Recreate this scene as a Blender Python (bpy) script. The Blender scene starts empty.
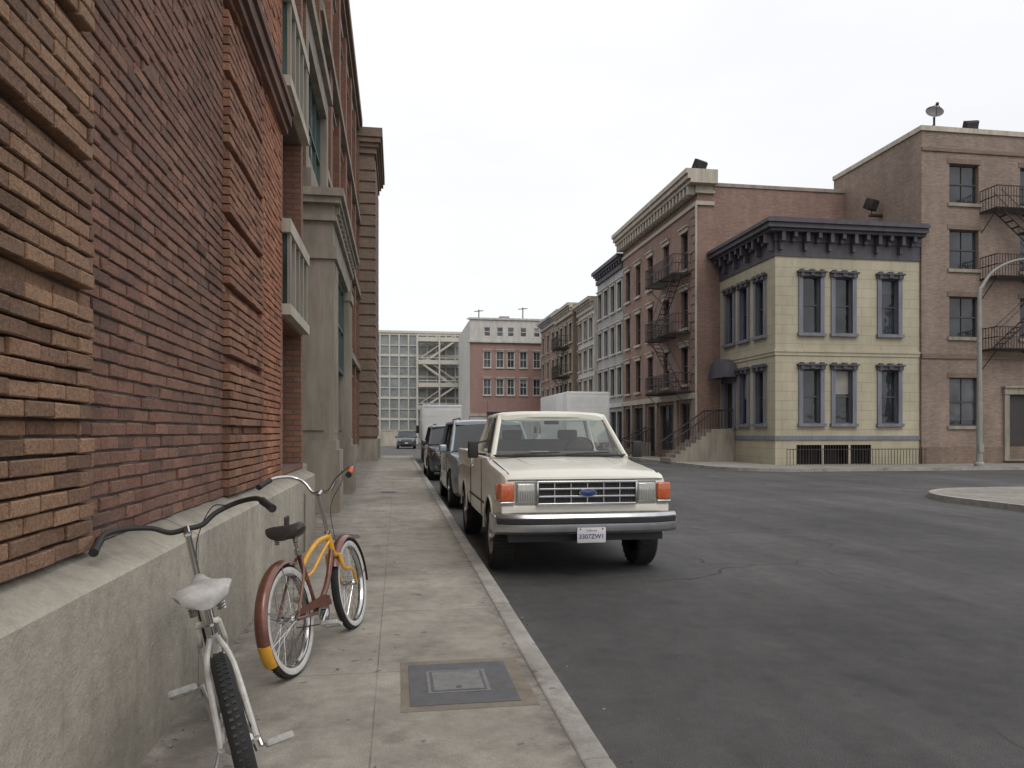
import bpy, bmesh, math, random
from mathutils import Vector, Matrix
R=random.Random(7)
sc=bpy.context.scene
rad=math.radians

# ------------------------------------------------------------ materials
def newmat(name):
    m=bpy.data.materials.new(name); m.use_nodes=True
    nt=m.node_tree; b=nt.nodes['Principled BSDF']
    return m,nt,b
def N(nt,t,**k):
    n=nt.nodes.new(t)
    for a,v in k.items(): setattr(n,a,v)
    return n
def setin(nt,n,i,v):
    if hasattr(v,'is_output') : nt.links.new(v,n.inputs[i])
    else: n.inputs[i].default_value=v
def M_(nt,op,a,b=None,c=None,clamp=False):
    n=N(nt,'ShaderNodeMath',operation=op); n.use_clamp=clamp
    setin(nt,n,0,a)
    if b is not None: setin(nt,n,1,b)
    if c is not None: setin(nt,n,2,c)
    return n.outputs[0]
def mixc(nt,fac,a,b,mode='MIX'):
    n=N(nt,'ShaderNodeMixRGB',blend_type=mode)
    setin(nt,n,0,fac)
    setin(nt,n,1,a if hasattr(a,'is_output') else (*a[:3],1))
    setin(nt,n,2,b if hasattr(b,'is_output') else (*b[:3],1))
    return n.outputs[0]
def noise(nt,vec,scale,detail=4,rough=.6):
    n=N(nt,'ShaderNodeTexNoise'); n.inputs['Scale'].default_value=scale
    n.inputs['Detail'].default_value=min(detail,3.0 if scale>20 else 4); n.inputs['Roughness'].default_value=rough
    nt.links.new(vec,n.inputs['Vector']); return n.outputs[0]
def ramp(nt,fac,lo,hi,a=0.,b=1.):
    n=N(nt,'ShaderNodeMapRange'); setin(nt,n,0,fac)
    n.inputs[1].default_value=lo;n.inputs[2].default_value=hi;n.inputs[3].default_value=a;n.inputs[4].default_value=b
    return n.outputs[0]
def objco(nt): return N(nt,'ShaderNodeTexCoord').outputs['Object']
def bump(nt,b,h,dist,strength=1):
    n=N(nt,'ShaderNodeBump'); n.inputs['Distance'].default_value=dist; n.inputs['Strength'].default_value=strength
    nt.links.new(h,n.inputs['Height']); nt.links.new(n.outputs[0],b.inputs['Normal'])
def stretch(nt,vec,s):
    n=N(nt,'ShaderNodeMapping'); n.inputs['Scale'].default_value=s; nt.links.new(vec,n.inputs[0]); return n.outputs[0]
def gray(nt,v):
    n=N(nt,'ShaderNodeCombineColor'); 
    for i in range(3): nt.links.new(v,n.inputs[i])
    return n.outputs[0]

def plain(name,col,rough=.6,metal=0,var=.15,scale=6,bmp=0,bscale=80,coat=0,dirt=None,streak=False):
    m,nt,b=newmat(name); co=objco(nt)
    v=stretch(nt,co,(1,1,.25)) if streak else co
    n1=noise(nt,v,scale,5,.65)
    f=ramp(nt,n1,.3,.7,1-var,1+var*.7)
    if streak: f=M_(nt,'MULTIPLY',f,ramp(nt,noise(nt,stretch(nt,co,(1,1,.1)),4.5,4,.7),.45,.75,1.03,.78))
    c=mixc(nt,1,col,gray(nt,f),'MULTIPLY')
    if dirt:
        sp=N(nt,'ShaderNodeSeparateXYZ'); nt.links.new(co,sp.inputs[0])
        dz=ramp(nt,sp.outputs[2],dirt[0],dirt[1],1,0)
        dd=M_(nt,'MULTIPLY',dz,ramp(nt,noise(nt,co,9,5,.7),.35,.65,.2,1))
        c=mixc(nt,dd,c,dirt[2])
    nt.links.new(c,b.inputs['Base Color'])
    b.inputs['Roughness'].default_value=rough; b.inputs['Metallic'].default_value=metal
    if coat: b.inputs['Coat Weight'].default_value=coat; b.inputs['Coat Roughness'].default_value=.06
    if bmp: bump(nt,b,noise(nt,co,bscale,4,.6),bmp)
    return m

def brick(name,c1,c2,mortar,bw=.21,rh=.072,ms=.011,var=.25,bmp=.006,rough=.9):
    m,nt,b=newmat(name); co=objco(nt)
    sp=N(nt,'ShaderNodeSeparateXYZ'); nt.links.new(co,sp.inputs[0])
    u=M_(nt,'ADD',sp.outputs[0],sp.outputs[1])
    cb=N(nt,'ShaderNodeCombineXYZ'); nt.links.new(u,cb.inputs[0]); nt.links.new(sp.outputs[2],cb.inputs[1])
    t=N(nt,'ShaderNodeTexBrick'); nt.links.new(cb.outputs[0],t.inputs['Vector'])
    t.inputs['Color1'].default_value=(*c1,1);t.inputs['Color2'].default_value=(*c2,1);t.inputs['Mortar'].default_value=(*mortar,1)
    t.inputs['Scale'].default_value=1;t.inputs['Mortar Size'].default_value=ms;t.inputs['Mortar Smooth'].default_value=.2
    t.inputs['Brick Width'].default_value=bw;t.inputs['Row Height'].default_value=rh
    f=ramp(nt,noise(nt,co,.45,6,.7),.3,.7,1-var,1+var*.5)
    f2=ramp(nt,noise(nt,stretch(nt,co,(1,1,.12)),2.2,5,.7),.35,.7,1.05,1-var*.7)
    f=M_(nt,'MULTIPLY',f,f2)
    f=M_(nt,'MULTIPLY',f,ramp(nt,noise(nt,co,30,3,.6),.3,.7,.85,1.15))
    c=mixc(nt,1,t.outputs[0],gray(nt,f),'MULTIPLY')
    nt.links.new(c,b.inputs['Base Color']); b.inputs['Roughness'].default_value=rough
    h=M_(nt,'ADD',M_(nt,'MULTIPLY',t.outputs['Fac'],-1),M_(nt,'MULTIPLY',noise(nt,co,60,2),.4))
    bump(nt,b,h,bmp)
    return m

def glasspane(name,col=(.02,.024,.028),rough=.07,var=1.):
    m,nt,b=newmat(name); co=objco(nt)
    n=ramp(nt,noise(nt,co,.8,2),.35,.65,1-.5*var,1+.8*var)
    nt.links.new(mixc(nt,1,col,gray(nt,n),'MULTIPLY'),b.inputs['Base Color'])
    b.inputs['Roughness'].default_value=rough; b.inputs['IOR'].default_value=1.55
    bump(nt,b,noise(nt,co,2.2,1),.012)
    return m

def clearglass(name,tint=(.78,.83,.81)):
    m,nt,b=newmat(name); nt.nodes.remove(b)
    out=[n for n in nt.nodes if n.type=='OUTPUT_MATERIAL'][0]
    tr=N(nt,'ShaderNodeBsdfTransparent'); tr.inputs[0].default_value=(*tint,1)
    gl=N(nt,'ShaderNodeBsdfGlossy'); gl.inputs['Roughness'].default_value=.03; gl.inputs[0].default_value=(1,1,1,1)
    lw=N(nt,'ShaderNodeLayerWeight'); lw.inputs[0].default_value=.5
    f=M_(nt,'ADD',M_(nt,'MULTIPLY',M_(nt,'POWER',lw.outputs['Facing'],4),.6),.06)
    mx=N(nt,'ShaderNodeMixShader'); nt.links.new(f,mx.inputs[0]); nt.links.new(tr.outputs[0],mx.inputs[1]); nt.links.new(gl.outputs[0],mx.inputs[2])
    nt.links.new(mx.outputs[0],out.inputs[0]); return m

def asphalt(name):
    m,nt,b=newmat(name); co=objco(nt)
    big=ramp(nt,noise(nt,co,.3,5,.65),.3,.7,.66,1.36)
    lanes=ramp(nt,noise(nt,stretch(nt,co,(1.3,.08,1)),1.0,4,.6),.3,.7,.78,1.24)
    sp=ramp(nt,noise(nt,co,150,2,.7),.3,.7,.35,1.8)
    mid=ramp(nt,noise(nt,co,5,4,.75),.3,.7,.80,1.2)
    f=M_(nt,'MULTIPLY',M_(nt,'MULTIPLY',big,lanes),M_(nt,'MULTIPLY',sp,mid))
    wv=N(nt,'ShaderNodeTexNoise'); wv.inputs['Scale'].default_value=1.5; wv.inputs['Detail'].default_value=3; nt.links.new(co,wv.inputs['Vector'])
    add=mixc(nt,.35,co,wv.outputs[1],'ADD')
    vo=N(nt,'ShaderNodeTexVoronoi',feature='DISTANCE_TO_EDGE'); vo.inputs['Scale'].default_value=.33; nt.links.new(add,vo.inputs['Vector'])
    cr=ramp(nt,vo.outputs[0],.0,.0045,1,0)
    cr=M_(nt,'MULTIPLY',cr,ramp(nt,noise(nt,co,.3,2),.47,.56,0,.8))
    c=mixc(nt,1,(.066,.0645,.0635),gray(nt,f),'MULTIPLY')
    c=mixc(nt,cr,c,(.012,.012,.012))
    oil=ramp(nt,noise(nt,co,1.1,4,.6),.60,.70,0,.5)
    c=mixc(nt,oil,c,(.03,.03,.031))
    lt=ramp(nt,noise(nt,co,26,2,.5),.70,.74,0,.55)
    c=mixc(nt,lt,c,(.14,.14,.13))
    s=N(nt,'ShaderNodeSeparateXYZ'); nt.links.new(co,s.inputs[0])
    gut=M_(nt,'MULTIPLY',ramp(nt,s.outputs[0],.95,1.3,1,0),ramp(nt,noise(nt,co,5,4,.7),.38,.62,.1,.7))
    c=mixc(nt,gut,c,(.10,.093,.083))
    nt.links.new(c,b.inputs['Base Color']); b.inputs['Roughness'].default_value=.82
    bump(nt,b,M_(nt,'SUBTRACT',noise(nt,co,130,3,.7),cr),.008)
    return m

def pavement(name,base,jx=None,jy=1.52,axis=1,jf=.5,wall=False):
    m,nt,b=newmat(name); co=objco(nt)
    sp=N(nt,'ShaderNodeSeparateXYZ'); nt.links.new(co,sp.inputs[0])
    fy=M_(nt,'FRACT',M_(nt,'DIVIDE',M_(nt,'ADD',sp.outputs[axis],100.35),jy))
    j=ramp(nt,M_(nt,'ABSOLUTE',M_(nt,'SUBTRACT',fy,.5)),.5-.006/jy,.5-.0025/jy,0,1)
    if jx is not None:
        j2=ramp(nt,M_(nt,'ABSOLUTE',M_(nt,'SUBTRACT',sp.outputs[0],jx)),.0025,.006,.7,0)
        j=M_(nt,'MAXIMUM',j,j2)
    j=M_(nt,'MULTIPLY',j,ramp(nt,noise(nt,co,2.0,3),.35,.6,.35,1))
    wn=N(nt,'ShaderNodeTexWhiteNoise',noise_dimensions='1D'); nt.links.new(M_(nt,'FLOOR',M_(nt,'DIVIDE',M_(nt,'ADD',sp.outputs[axis],100.35),jy)),wn.inputs['W'])
    slab=ramp(nt,wn.outputs[0],0,1,.93,1.06)
    f=M_(nt,'MULTIPLY',slab,ramp(nt,noise(nt,co,1.1,6,.7),.3,.72,.68,1.18))
    f=M_(nt,'MULTIPLY',f,ramp(nt,noise(nt,co,110,3,.7),.3,.7,.8,1.16))
    f=M_(nt,'MULTIPLY',f,ramp(nt,noise(nt,co,5,5,.75),.35,.7,1.1,.78))
    c=mixc(nt,1,base,gray(nt,f),'MULTIPLY')
    st=ramp(nt,noise(nt,co,3.3,4,.65),.55,.68,0,.5)
    c=mixc(nt,st,c,(.13,.12,.10))
    gum=ramp(nt,noise(nt,co,13,1,.3),.74,.77,0,.6)
    c=mixc(nt,gum,c,(.09,.085,.08))
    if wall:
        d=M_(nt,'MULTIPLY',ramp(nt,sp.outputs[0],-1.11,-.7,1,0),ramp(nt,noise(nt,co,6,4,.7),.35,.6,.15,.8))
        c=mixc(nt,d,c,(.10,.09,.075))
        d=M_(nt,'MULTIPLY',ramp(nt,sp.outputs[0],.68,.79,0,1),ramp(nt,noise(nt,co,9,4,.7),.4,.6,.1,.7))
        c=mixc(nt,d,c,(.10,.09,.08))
    c=mixc(nt,M_(nt,'MULTIPLY',j,jf),c,(.07,.065,.055))
    nt.links.new(c,b.inputs['Base Color']); b.inputs['Roughness'].default_value=.9
    bump(nt,b,M_(nt,'SUBTRACT',M_(nt,'MULTIPLY',noise(nt,co,80,3,.7),.6),j),.004)
    return m

def concwall(name,base):
    m,nt,b=newmat(name); co=objco(nt)
    sp=N(nt,'ShaderNodeSeparateXYZ'); nt.links.new(co,sp.inputs[0])
    f=ramp(nt,noise(nt,stretch(nt,co,(1,1,.35)),1.6,6,.65),.3,.7,.74,1.15)
    f=M_(nt,'MULTIPLY',f,ramp(nt,noise(nt,co,12,5,.7),.3,.7,.85,1.12))
    f=M_(nt,'MULTIPLY',f,ramp(nt,noise(nt,co,100,3,.7),.3,.7,.88,1.1))
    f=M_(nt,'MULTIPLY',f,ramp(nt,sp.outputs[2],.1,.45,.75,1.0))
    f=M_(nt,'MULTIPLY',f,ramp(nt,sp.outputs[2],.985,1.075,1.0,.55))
    c=mixc(nt,1,base,gray(nt,f),'MULTIPLY')
    pt=ramp(nt,noise(nt,co,2.1,4,.75),.64,.67,0,.45)
    c=mixc(nt,pt,c,(.48,.47,.43))
    dk=ramp(nt,noise(nt,stretch(nt,co,(1,3,.5)),2.7,4,.7),.58,.72,0,.45)
    c=mixc(nt,dk,c,(.16,.15,.125))
    fy=M_(nt,'FRACT',M_(nt,'DIVIDE',M_(nt,'ADD',sp.outputs[1],100),3.6))
    j=ramp(nt,M_(nt,'ABSOLUTE',M_(nt,'SUBTRACT',fy,.5)),.498,.4988,0,1)
    c=mixc(nt,M_(nt,'MULTIPLY',j,.7),c,(.06,.06,.055))
    nt.links.new(c,b.inputs['Base Color']); b.inputs['Roughness'].default_value=.9
    bump(nt,b,M_(nt,'SUBTRACT',noise(nt,co,20,5,.75),j),.010)
    return m

def nearbrick():
    m,nt,b=newmat('brick_relief'); co=objco(nt)
    a=N(nt,'ShaderNodeAttribute'); a.attribute_name='bcol'
    f=ramp(nt,noise(nt,co,55,4,.75),.3,.7,.65,1.35)
    f=M_(nt,'MULTIPLY',f,ramp(nt,noise(nt,stretch(nt,co,(1,1,.3)),1.3,5,.7),.3,.7,.72,1.2))
    c=mixc(nt,1,a.outputs[0],gray(nt,f),'MULTIPLY')
    s=ramp(nt,noise(nt,co,9,4,.8),.60,.74,0,.42)
    c=mixc(nt,s,c,(.06,.048,.04))
    w=ramp(nt,noise(nt,co,4,4,.8),.66,.75,0,.25)
    c=mixc(nt,w,c,(.28,.23,.18))
    nt.links.new(c,b.inputs['Base Color']); b.inputs['Roughness'].default_value=.9
    bump(nt,b,noise(nt,co,60,4,.8),.010)
    return m

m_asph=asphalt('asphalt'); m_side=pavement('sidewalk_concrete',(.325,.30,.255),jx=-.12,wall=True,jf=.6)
m_kerb=pavement('kerb_concrete',(.35,.335,.30),jy=3.04); m_side2=pavement('pavement_concrete',(.28,.262,.232),jy=1.8)
m_conc=concwall('plinth_concrete',(.405,.372,.305)); m_nb=nearbrick()
m_mort=plain('mortar',(.13,.105,.09),.95,var=.3,scale=20,bmp=.004)
m_bL=brick('left_brick',(.20,.10,.073),(.14,.073,.056),(.12,.1,.085))
m_bLo=brick('orange_brick',(.29,.13,.078),(.225,.10,.063),(.14,.105,.085))
m_bP=brick('warm_brick',(.31,.185,.145),(.23,.13,.103),(.26,.21,.175),var=.2)
m_bT=brick('tan_brick',(.32,.235,.18),(.23,.165,.13),(.24,.2,.17),var=.22)
m_bT2=brick('tan_brick_dark',(.24,.165,.118),(.18,.122,.09),(.19,.16,.135),var=.2)
m_bR=brick('rose_brick',(.37,.225,.185),(.32,.19,.16),(.28,.2,.18),var=.12)
m_yel=brick('cream_block',(.435,.395,.29),(.41,.37,.27),(.33,.30,.22),bw=.95,rh=.42,ms=.012,var=.16,bmp=.004)
m_ston=plain('sandstone',(.275,.245,.20),.9,var=.3,scale=2.5,bmp=.005,bscale=50,streak=True)
m_ston2=plain('cream_stone',(.42,.38,.31),.85,var=.2,scale=2.5,streak=True)
m_white=plain('white_stone',(.48,.465,.43),.85,var=.2,scale=2,streak=True)
m_grey=plain('grey_render',(.33,.325,.31),.85,var=.2,scale=2,streak=True)
m_trim=plain('slate_trim',(.165,.17,.20),.7,var=.2,scale=3,streak=True)
m_corn=plain('dark_cornice',(.075,.07,.082),.7,var=.25,scale=3,streak=True)
m_iron=plain('iron',(.03,.022,.02),.6,var=.3,scale=5)
m_dk=plain('dark_void',(.012,.012,.012),.9,var=.1)
m_frame=plain('dark_frame',(.06,.05,.045),.6); m_wframe=plain('white_frame',(.55,.54,.5),.6)
m_teal=plain('teal_frame',(.07,.10,.09),.6)
m_gl=glasspane('window_glass'); m_gl2=glasspane('window_glass_hazy',(.05,.055,.06),.18)
m_glt=glasspane('green_glass',(.04,.065,.06),.1)
m_blind=plain('blind',(.25,.24,.21),.4,var=.15,scale=3)
m_roof=plain('roof_tar',(.08,.08,.08),.95)
m_door=plain('door_dark',(.035,.03,.028),.5)

# ------------------------------------------------------------ mesh builder
class MB:
    def __init__(s): s.v=[];s.f=[];s.m=[];s.sm=[];s.mats=[];s.T=None
    def mi(s,mat):
        if mat not in s.mats: s.mats.append(mat)
        return s.mats.index(mat)
    def add(s,vs,fs,mat,smooth=False):
        o=len(s.v); k=s.mi(mat)
        if s.T is not None: vs=[s.T@Vector(p) for p in vs]
        s.v+= [tuple(p) for p in vs]
        for f in fs: s.f.append(tuple(i+o for i in f)); s.m.append(k); s.sm.append(smooth)
    def quad(s,a,b,c,d,mat): s.add([a,b,c,d],[(0,1,2,3)],mat)
    def box(s,x0,x1,y0,y1,z0,z1,mat):
        s.add([(x0,y0,z0),(x1,y0,z0),(x1,y1,z0),(x0,y1,z0),(x0,y0,z1),(x1,y0,z1),(x1,y1,z1),(x0,y1,z1)],
          [(0,3,2,1),(4,5,6,7),(0,1,5,4),(1,2,6,5),(2,3,7,6),(3,0,4,7)],mat)
    def cbox(s,x0,x1,y0,y1,z0,z1,mat,c=.02):
        bm=bmesh.new(); bmesh.ops.create_cube(bm,size=1)
        for v in bm.verts: v.co=Vector(((x0+x1)/2+v.co.x*(x1-x0),(y0+y1)/2+v.co.y*(y1-y0),(z0+z1)/2+v.co.z*(z1-z0)))
        bmesh.ops.bevel(bm,geom=list(bm.edges),offset=c,segments=3,profile=.5,affect='EDGES')
        bm.verts.index_update()
        s.add([v.co.copy() for v in bm.verts],[[v.index for v in f.verts] for f in bm.faces],mat,True); bm.free()
    def fbox(s,fr,u0,u1,d0,d1,z0,z1,mat):
        P=fr
        s.add([P(u0,d0,z0),P(u1,d0,z0),P(u1,d1,z0),P(u0,d1,z0),P(u0,d0,z1),P(u1,d0,z1),P(u1,d1,z1),P(u0,d1,z1)],
          [(0,3,2,1),(4,5,6,7),(0,1,5,4),(1,2,6,5),(2,3,7,6),(3,0,4,7)],mat)
    def tube(s,pts,r,mat,n=8,sub=0,closed=False,caps=True):
        pts=[Vector(p) for p in pts]
        rs=list(r) if isinstance(r,(list,tuple)) else [r]*len(pts)
        if sub:
            q=[];qr=[];L=len(pts)
            rng=range(L) if closed else range(L-1)
            for i in rng:
                p0=pts[i-1] if (i>0 or closed) else pts[0]*2-pts[1]
                p1=pts[i];p2=pts[(i+1)%L]
                p3=pts[(i+2)%L] if (i+2<L or closed) else p2*2-p1
                for k in range(sub):
                    t=k/sub
                    q.append(.5*((2*p1)+(p2-p0)*t+(2*p0-5*p1+4*p2-p3)*t*t+(3*p1-p0-3*p2+p3)*t**3))
                    qr.append(rs[i]*(1-t)+rs[(i+1)%L]*t)
            if not closed: q.append(pts[-1]);qr.append(rs[-1])
            pts,rs=q,qr
        L=len(pts); vs=[];fs=[]; up=None
        for i,p in enumerate(pts):
            a=pts[i-1] if (i>0 or closed) else p; c=pts[(i+1)%L] if (i<L-1 or closed) else p
            t=(c-a).normalized()
            if up is None:
                up=Vector((0,0,1)) if abs(t.z)<.9 else Vector((1,0,0))
            x=t.cross(up)
            if x.length<1e-4: x=t.orthogonal()
            x.normalize(); y=x.cross(t).normalized(); up=y
            for k in range(n):
                an=2*math.pi*k/n+math.pi/n
                vs.append(p+(x*math.cos(an)+y*math.sin(an))*rs[i])
        for i in range(L if closed else L-1):
            j=(i+1)%L
            for k in range(n): fs.append((i*n+k,i*n+(k+1)%n,j*n+(k+1)%n,j*n+k))
        if caps and not closed: fs.append(tuple(range(n))[::-1]); fs.append(tuple((L-1)*n+k for k in range(n)))
        s.add(vs,fs,mat,n>4)
    def lathe(s,prof,c,mat,n=32,axis='x',closedprof=False,a0=0,a1=2*math.pi):
        c=Vector(c);vs=[];fs=[];K=len(prof); full=abs(a1-a0-2*math.pi)<1e-6
        steps=n if full else n+1
        for i in range(steps):
            a=a0+(a1-a0)*i/n
            for (r,h) in prof:
                if axis=='x': vs.append(c+Vector((h,r*math.cos(a),r*math.sin(a))))
                elif axis=='y': vs.append(c+Vector((r*math.cos(a),h,r*math.sin(a))))
                else: vs.append(c+Vector((r*math.cos(a),r*math.sin(a),h)))
        for i in range(n):
            j=(i+1)%steps
            for k in range(K if closedprof else K-1):
                l=(k+1)%K
                fs.append((i*K+k,i*K+l,j*K+l,j*K+k))
        s.add(vs,fs,mat,True)
    def loft(s,rings,mat,smooth=True,caps=True):
        n=len(rings[0]);vs=[p for r in rings for p in r];fs=[]
        for i in range(len(rings)-1):
            for k in range(n): fs.append((i*n+k,i*n+(k+1)%n,(i+1)*n+(k+1)%n,(i+1)*n+k))
        if caps: fs.append(tuple(range(n))[::-1]); fs.append(tuple((len(rings)-1)*n+k for k in range(n)))
        s.add(vs,fs,mat,smooth)
    def build(s,name,parent=None,loc=None,ang=32,recalc=True):
        me=bpy.data.meshes.new(name); me.from_pydata(s.v,[],s.f)
        for m in s.mats: me.materials.append(m)
        me.polygons.foreach_set('material_index',s.m); me.polygons.foreach_set('use_smooth',s.sm)
        if recalc:
            bm=bmesh.new(); bm.from_mesh(me); bmesh.ops.recalc_face_normals(bm,faces=bm.faces); bm.to_mesh(me); bm.free()
        me.update()
        try: me.set_sharp_from_angle(angle=rad(ang))
        except Exception: pass
        o=bpy.data.objects.new(name,me); sc.collection.objects.link(o)
        if parent: o.parent=parent
        if loc: o.location=loc
        return o
def empty(name,loc=(0,0,0),rot=(0,0,0)):
    e=bpy.data.objects.new(name,None); sc.collection.objects.link(e); e.location=loc; e.rotation_euler=rot; e.empty_display_size=.2
    return e
def frame(O,U,Nn):
    O=Vector(O);U=Vector(U);Nn=Vector(Nn)
    return lambda u,d,z: O+U*u+Nn*d+Vector((0,0,z))
def facade(mb,fr,u0,u1,z0,z1,ops,mat,depth=.18,rev=None):
    us=sorted({u0,u1,*[o[0] for o in ops],*[o[1] for o in ops]}); zs=sorted({z0,z1,*[o[2] for o in ops],*[o[3] for o in ops]})
    for i in range(len(us)-1):
        for j in range(len(zs)-1):
            cu=(us[i]+us[i+1])/2;cz=(zs[j]+zs[j+1])/2
            if any(o[0]<cu<o[1] and o[2]<cz<o[3] for o in ops): continue
            mb.quad(fr(us[i],0,zs[j]),fr(us[i+1],0,zs[j]),fr(us[i+1],0,zs[j+1]),fr(us[i],0,zs[j+1]),mat)
    rm=rev or mat
    for a,b,c,d in [o[:4] for o in ops]:
        mb.quad(fr(a,0,c),fr(a,-depth,c),fr(a,-depth,d),fr(a,0,d),rm); mb.quad(fr(b,0,c),fr(b,-depth,c),fr(b,-depth,d),fr(b,0,d),rm)
        mb.quad(fr(a,0,c),fr(b,0,c),fr(b,-depth,c),fr(a,-depth,c),rm); mb.quad(fr(a,0,d),fr(b,0,d),fr(b,-depth,d),fr(a,-depth,d),rm)
def window(mb,fr,o,depth=.18,fm=None,gm=None,nx=1,sash=True,fw=.06,blind=None):
    a,b,c,d=o[:4]; fm=fm or m_frame; gm=gm or m_gl
    g=-depth+.004
    mb.quad(fr(a,g,c),fr(b,g,c),fr(b,g,d),fr(a,g,d),gm)
    e=g+.05
    mb.fbox(fr,a,a+fw,g,e,c,d,fm);mb.fbox(fr,b-fw,b,g,e,c,d,fm)
    mb.fbox(fr,a+fw,b-fw,g,e,c,c+fw,fm);mb.fbox(fr,a+fw,b-fw,g,e,d-fw,d,fm)
    if sash: mb.fbox(fr,a+fw,b-fw,g,e-.005,(c+d)/2-.03,(c+d)/2+.03,fm)
    for i in range(1,nx):
        u=a+(b-a)*i/nx; mb.fbox(fr,u-.018,u+.018,g,e-.012,c+fw,d-fw,fm)
    r=R.random() if blind is None else blind
    if r<.4:
        h=d-fw-(d-c-2*fw)*R.choice([.25,.45,.5,.9]); mb.quad(fr(a+fw,g+.006,h),fr(b-fw,g+.006,h),fr(b-fw,g+.006,d-fw),fr(a+fw,g+.006,d-fw),m_blind if R.random()<.4 else m_gl2)
def surround(mb,fr,o,mat,w=.14,p=.06,sill=.12,head=.2,jambs=True,mathead=None):
    a,b,c,d=o[:4]
    if jambs:
        mb.fbox(fr,a-w,a,-.02,p,c,d,mat);mb.fbox(fr,b,b+w,-.02,p,c,d,mat)
    ww=w if jambs else .08
    mb.fbox(fr,a-ww-.05,b+ww+.05,-.02,p+.08,c-sill,c,mat)
    mb.fbox(fr,a-ww-.03,b+ww+.03,-.02,p+.04,d,d+head,mathead or mat)
    mb.fbox(fr,a-ww-.08,b+ww+.08,-.02,p+.12,d+head,d+head+.07,mathead or mat)

# ------------------------------------------------------------ ground
mb=MB(); mb.quad((-400,-300,-.02),(400,-300,-.02),(400,700,-.02),(-400,700,-.02),m_asph); mb.build('ground')
mb=MB(); mb.quad((.95,-40,0),(13.2,-40,0),(13.2,120,0),(.95,120,0),m_asph)
mb.quad((13.2,-40,0),(80,-40,0),(80,28,0),(13.2,28,0),m_asph); mb.quad((-60,46,0),(.95,46,0),(.95,120,0),(-60,120,0),m_asph)
mb.build('road')
mb=MB()
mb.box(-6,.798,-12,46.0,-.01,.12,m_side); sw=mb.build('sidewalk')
mb=MB()
y=-12.
while y<45.9:
    L=3.04; dx=R.uniform(-.006,.006); mb.cbox(.80,.95+dx,y+.004,min(y+L,46)-.004,-.02,.124+R.uniform(-.003,.003),m_kerb,.022); y+=L
mb.build('kerb')
def slab(name,poly,z,mat,kmat,kw=.16):
    bm=bmesh.new(); vs=[bm.verts.new((x,y,z)) for x,y in poly]; f=bm.faces.new(vs)
    r=bmesh.ops.extrude_face_region(bm,geom=[f]); 
    for g in r['geom']:
        if isinstance(g,bmesh.types.BMVert): g.co.z=-.02
    bmesh.ops.recalc_face_normals(bm,faces=bm.faces)
    top=[f for f in bm.faces if abs(f.normal.z)>.9 and f.calc_center_median().z>.05]
    for f in top:
        rr=bmesh.ops.inset_region(bm,faces=[f],thickness=kw)
        for q in rr['faces']: q.material_index=1
    for q in bm.faces:
        if abs(q.normal.z)<.5: q.material_index=1
    me=bpy.data.meshes.new(name); bm.to_mesh(me); bm.free(); me.materials.append(mat); me.materials.append(kmat)
    o=bpy.data.objects.new(name,me); sc.collection.objects.link(o); return o
def arc(cx,cy,r,a0,a1,n=12): return [(cx+r*math.cos(rad(a0+(a1-a0)*i/n)),cy+r*math.sin(rad(a0+(a1-a0)*i/n))) for i in range(n+1)]
slab('sidewalk',[(90,27.1),(90,60)]+[(30,60),(30,79),(13.1,79)]+arc(15.6,29.6,2.5,180,270),.13,m_side2,m_kerb)
slab('sidewalk',[(12.15,-30),(90,-30),(90,17.2)]+arc(14.85,14.5,2.7,90,180),.13,m_side2,m_kerb)
m_cov=plain('cover_frame',(.10,.10,.105),.7,var=.2,scale=12,bmp=.002); m_cov2=plain('steel_lid',(.19,.19,.185),.55,metal=.3,var=.25,scale=15,bmp=.002)
m_patch=plain('patch_concrete',(.20,.172,.135),.9,var=.25,scale=8,bmp=.003)
mb=MB(); mb.box(.02,.75,3.86,4.70,.118,.1225,m_patch); mb.box(.07,.66,3.93,4.62,.119,.126,m_cov)
mb.box(.17,.52,4.10,4.48,.12,.129,m_cov2)
mb.box(.19,.50,4.12,4.46,.12,.1305,m_cov)
mb.box(.205,.485,4.135,4.445,.12,.132,m_cov2); mb.box(.33,.36,4.16,4.19,.12,.135,m_cov)
mb.build('utility_cover')
for (x,y,r) in [(-.74,10.4,.25),(-.2,18.0,.2)]:
    mb=MB(); mb.lathe([(0,.012),(r*.86,.012),(r*.88,.006),(r*.92,.014),(r,.0)],(x,y,.119),m_cov,28,'z'); mb.build('manhole_cover')
mb=MB(); m_lit=plain('dry_leaf',(.16,.11,.06),.9,var=.4,scale=30); m_lit2=plain('grit',(.28,.26,.23),.9,var=.4,scale=30)
for i in range(320):
    k=R.random(); yy=R.uniform(2.2,26)
    if k<.45: xx,zz=-1.10+abs(R.gauss(0,.10)),.122
    elif k<.85: xx,zz=.97+abs(R.gauss(0,.10)),.003
    else: xx,zz=R.uniform(-1.05,.75),.122
    s=R.uniform(.006,.02); a=R.uniform(0,6.28); c,s_=math.cos(a)*s,math.sin(a)*s
    mb.add([(xx+c,yy+s_,zz+.001),(xx-s_*.5,yy+c*.5,zz+R.uniform(.002,.01)),(xx-c,yy-s_,zz+.001),(xx+s_*.5,yy-c*.5,zz+R.uniform(.002,.01))],[(0,1,2),(0,2,3)],m_lit if R.random()<.5 else m_lit2)
mb.build('leaf_litter')

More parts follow.
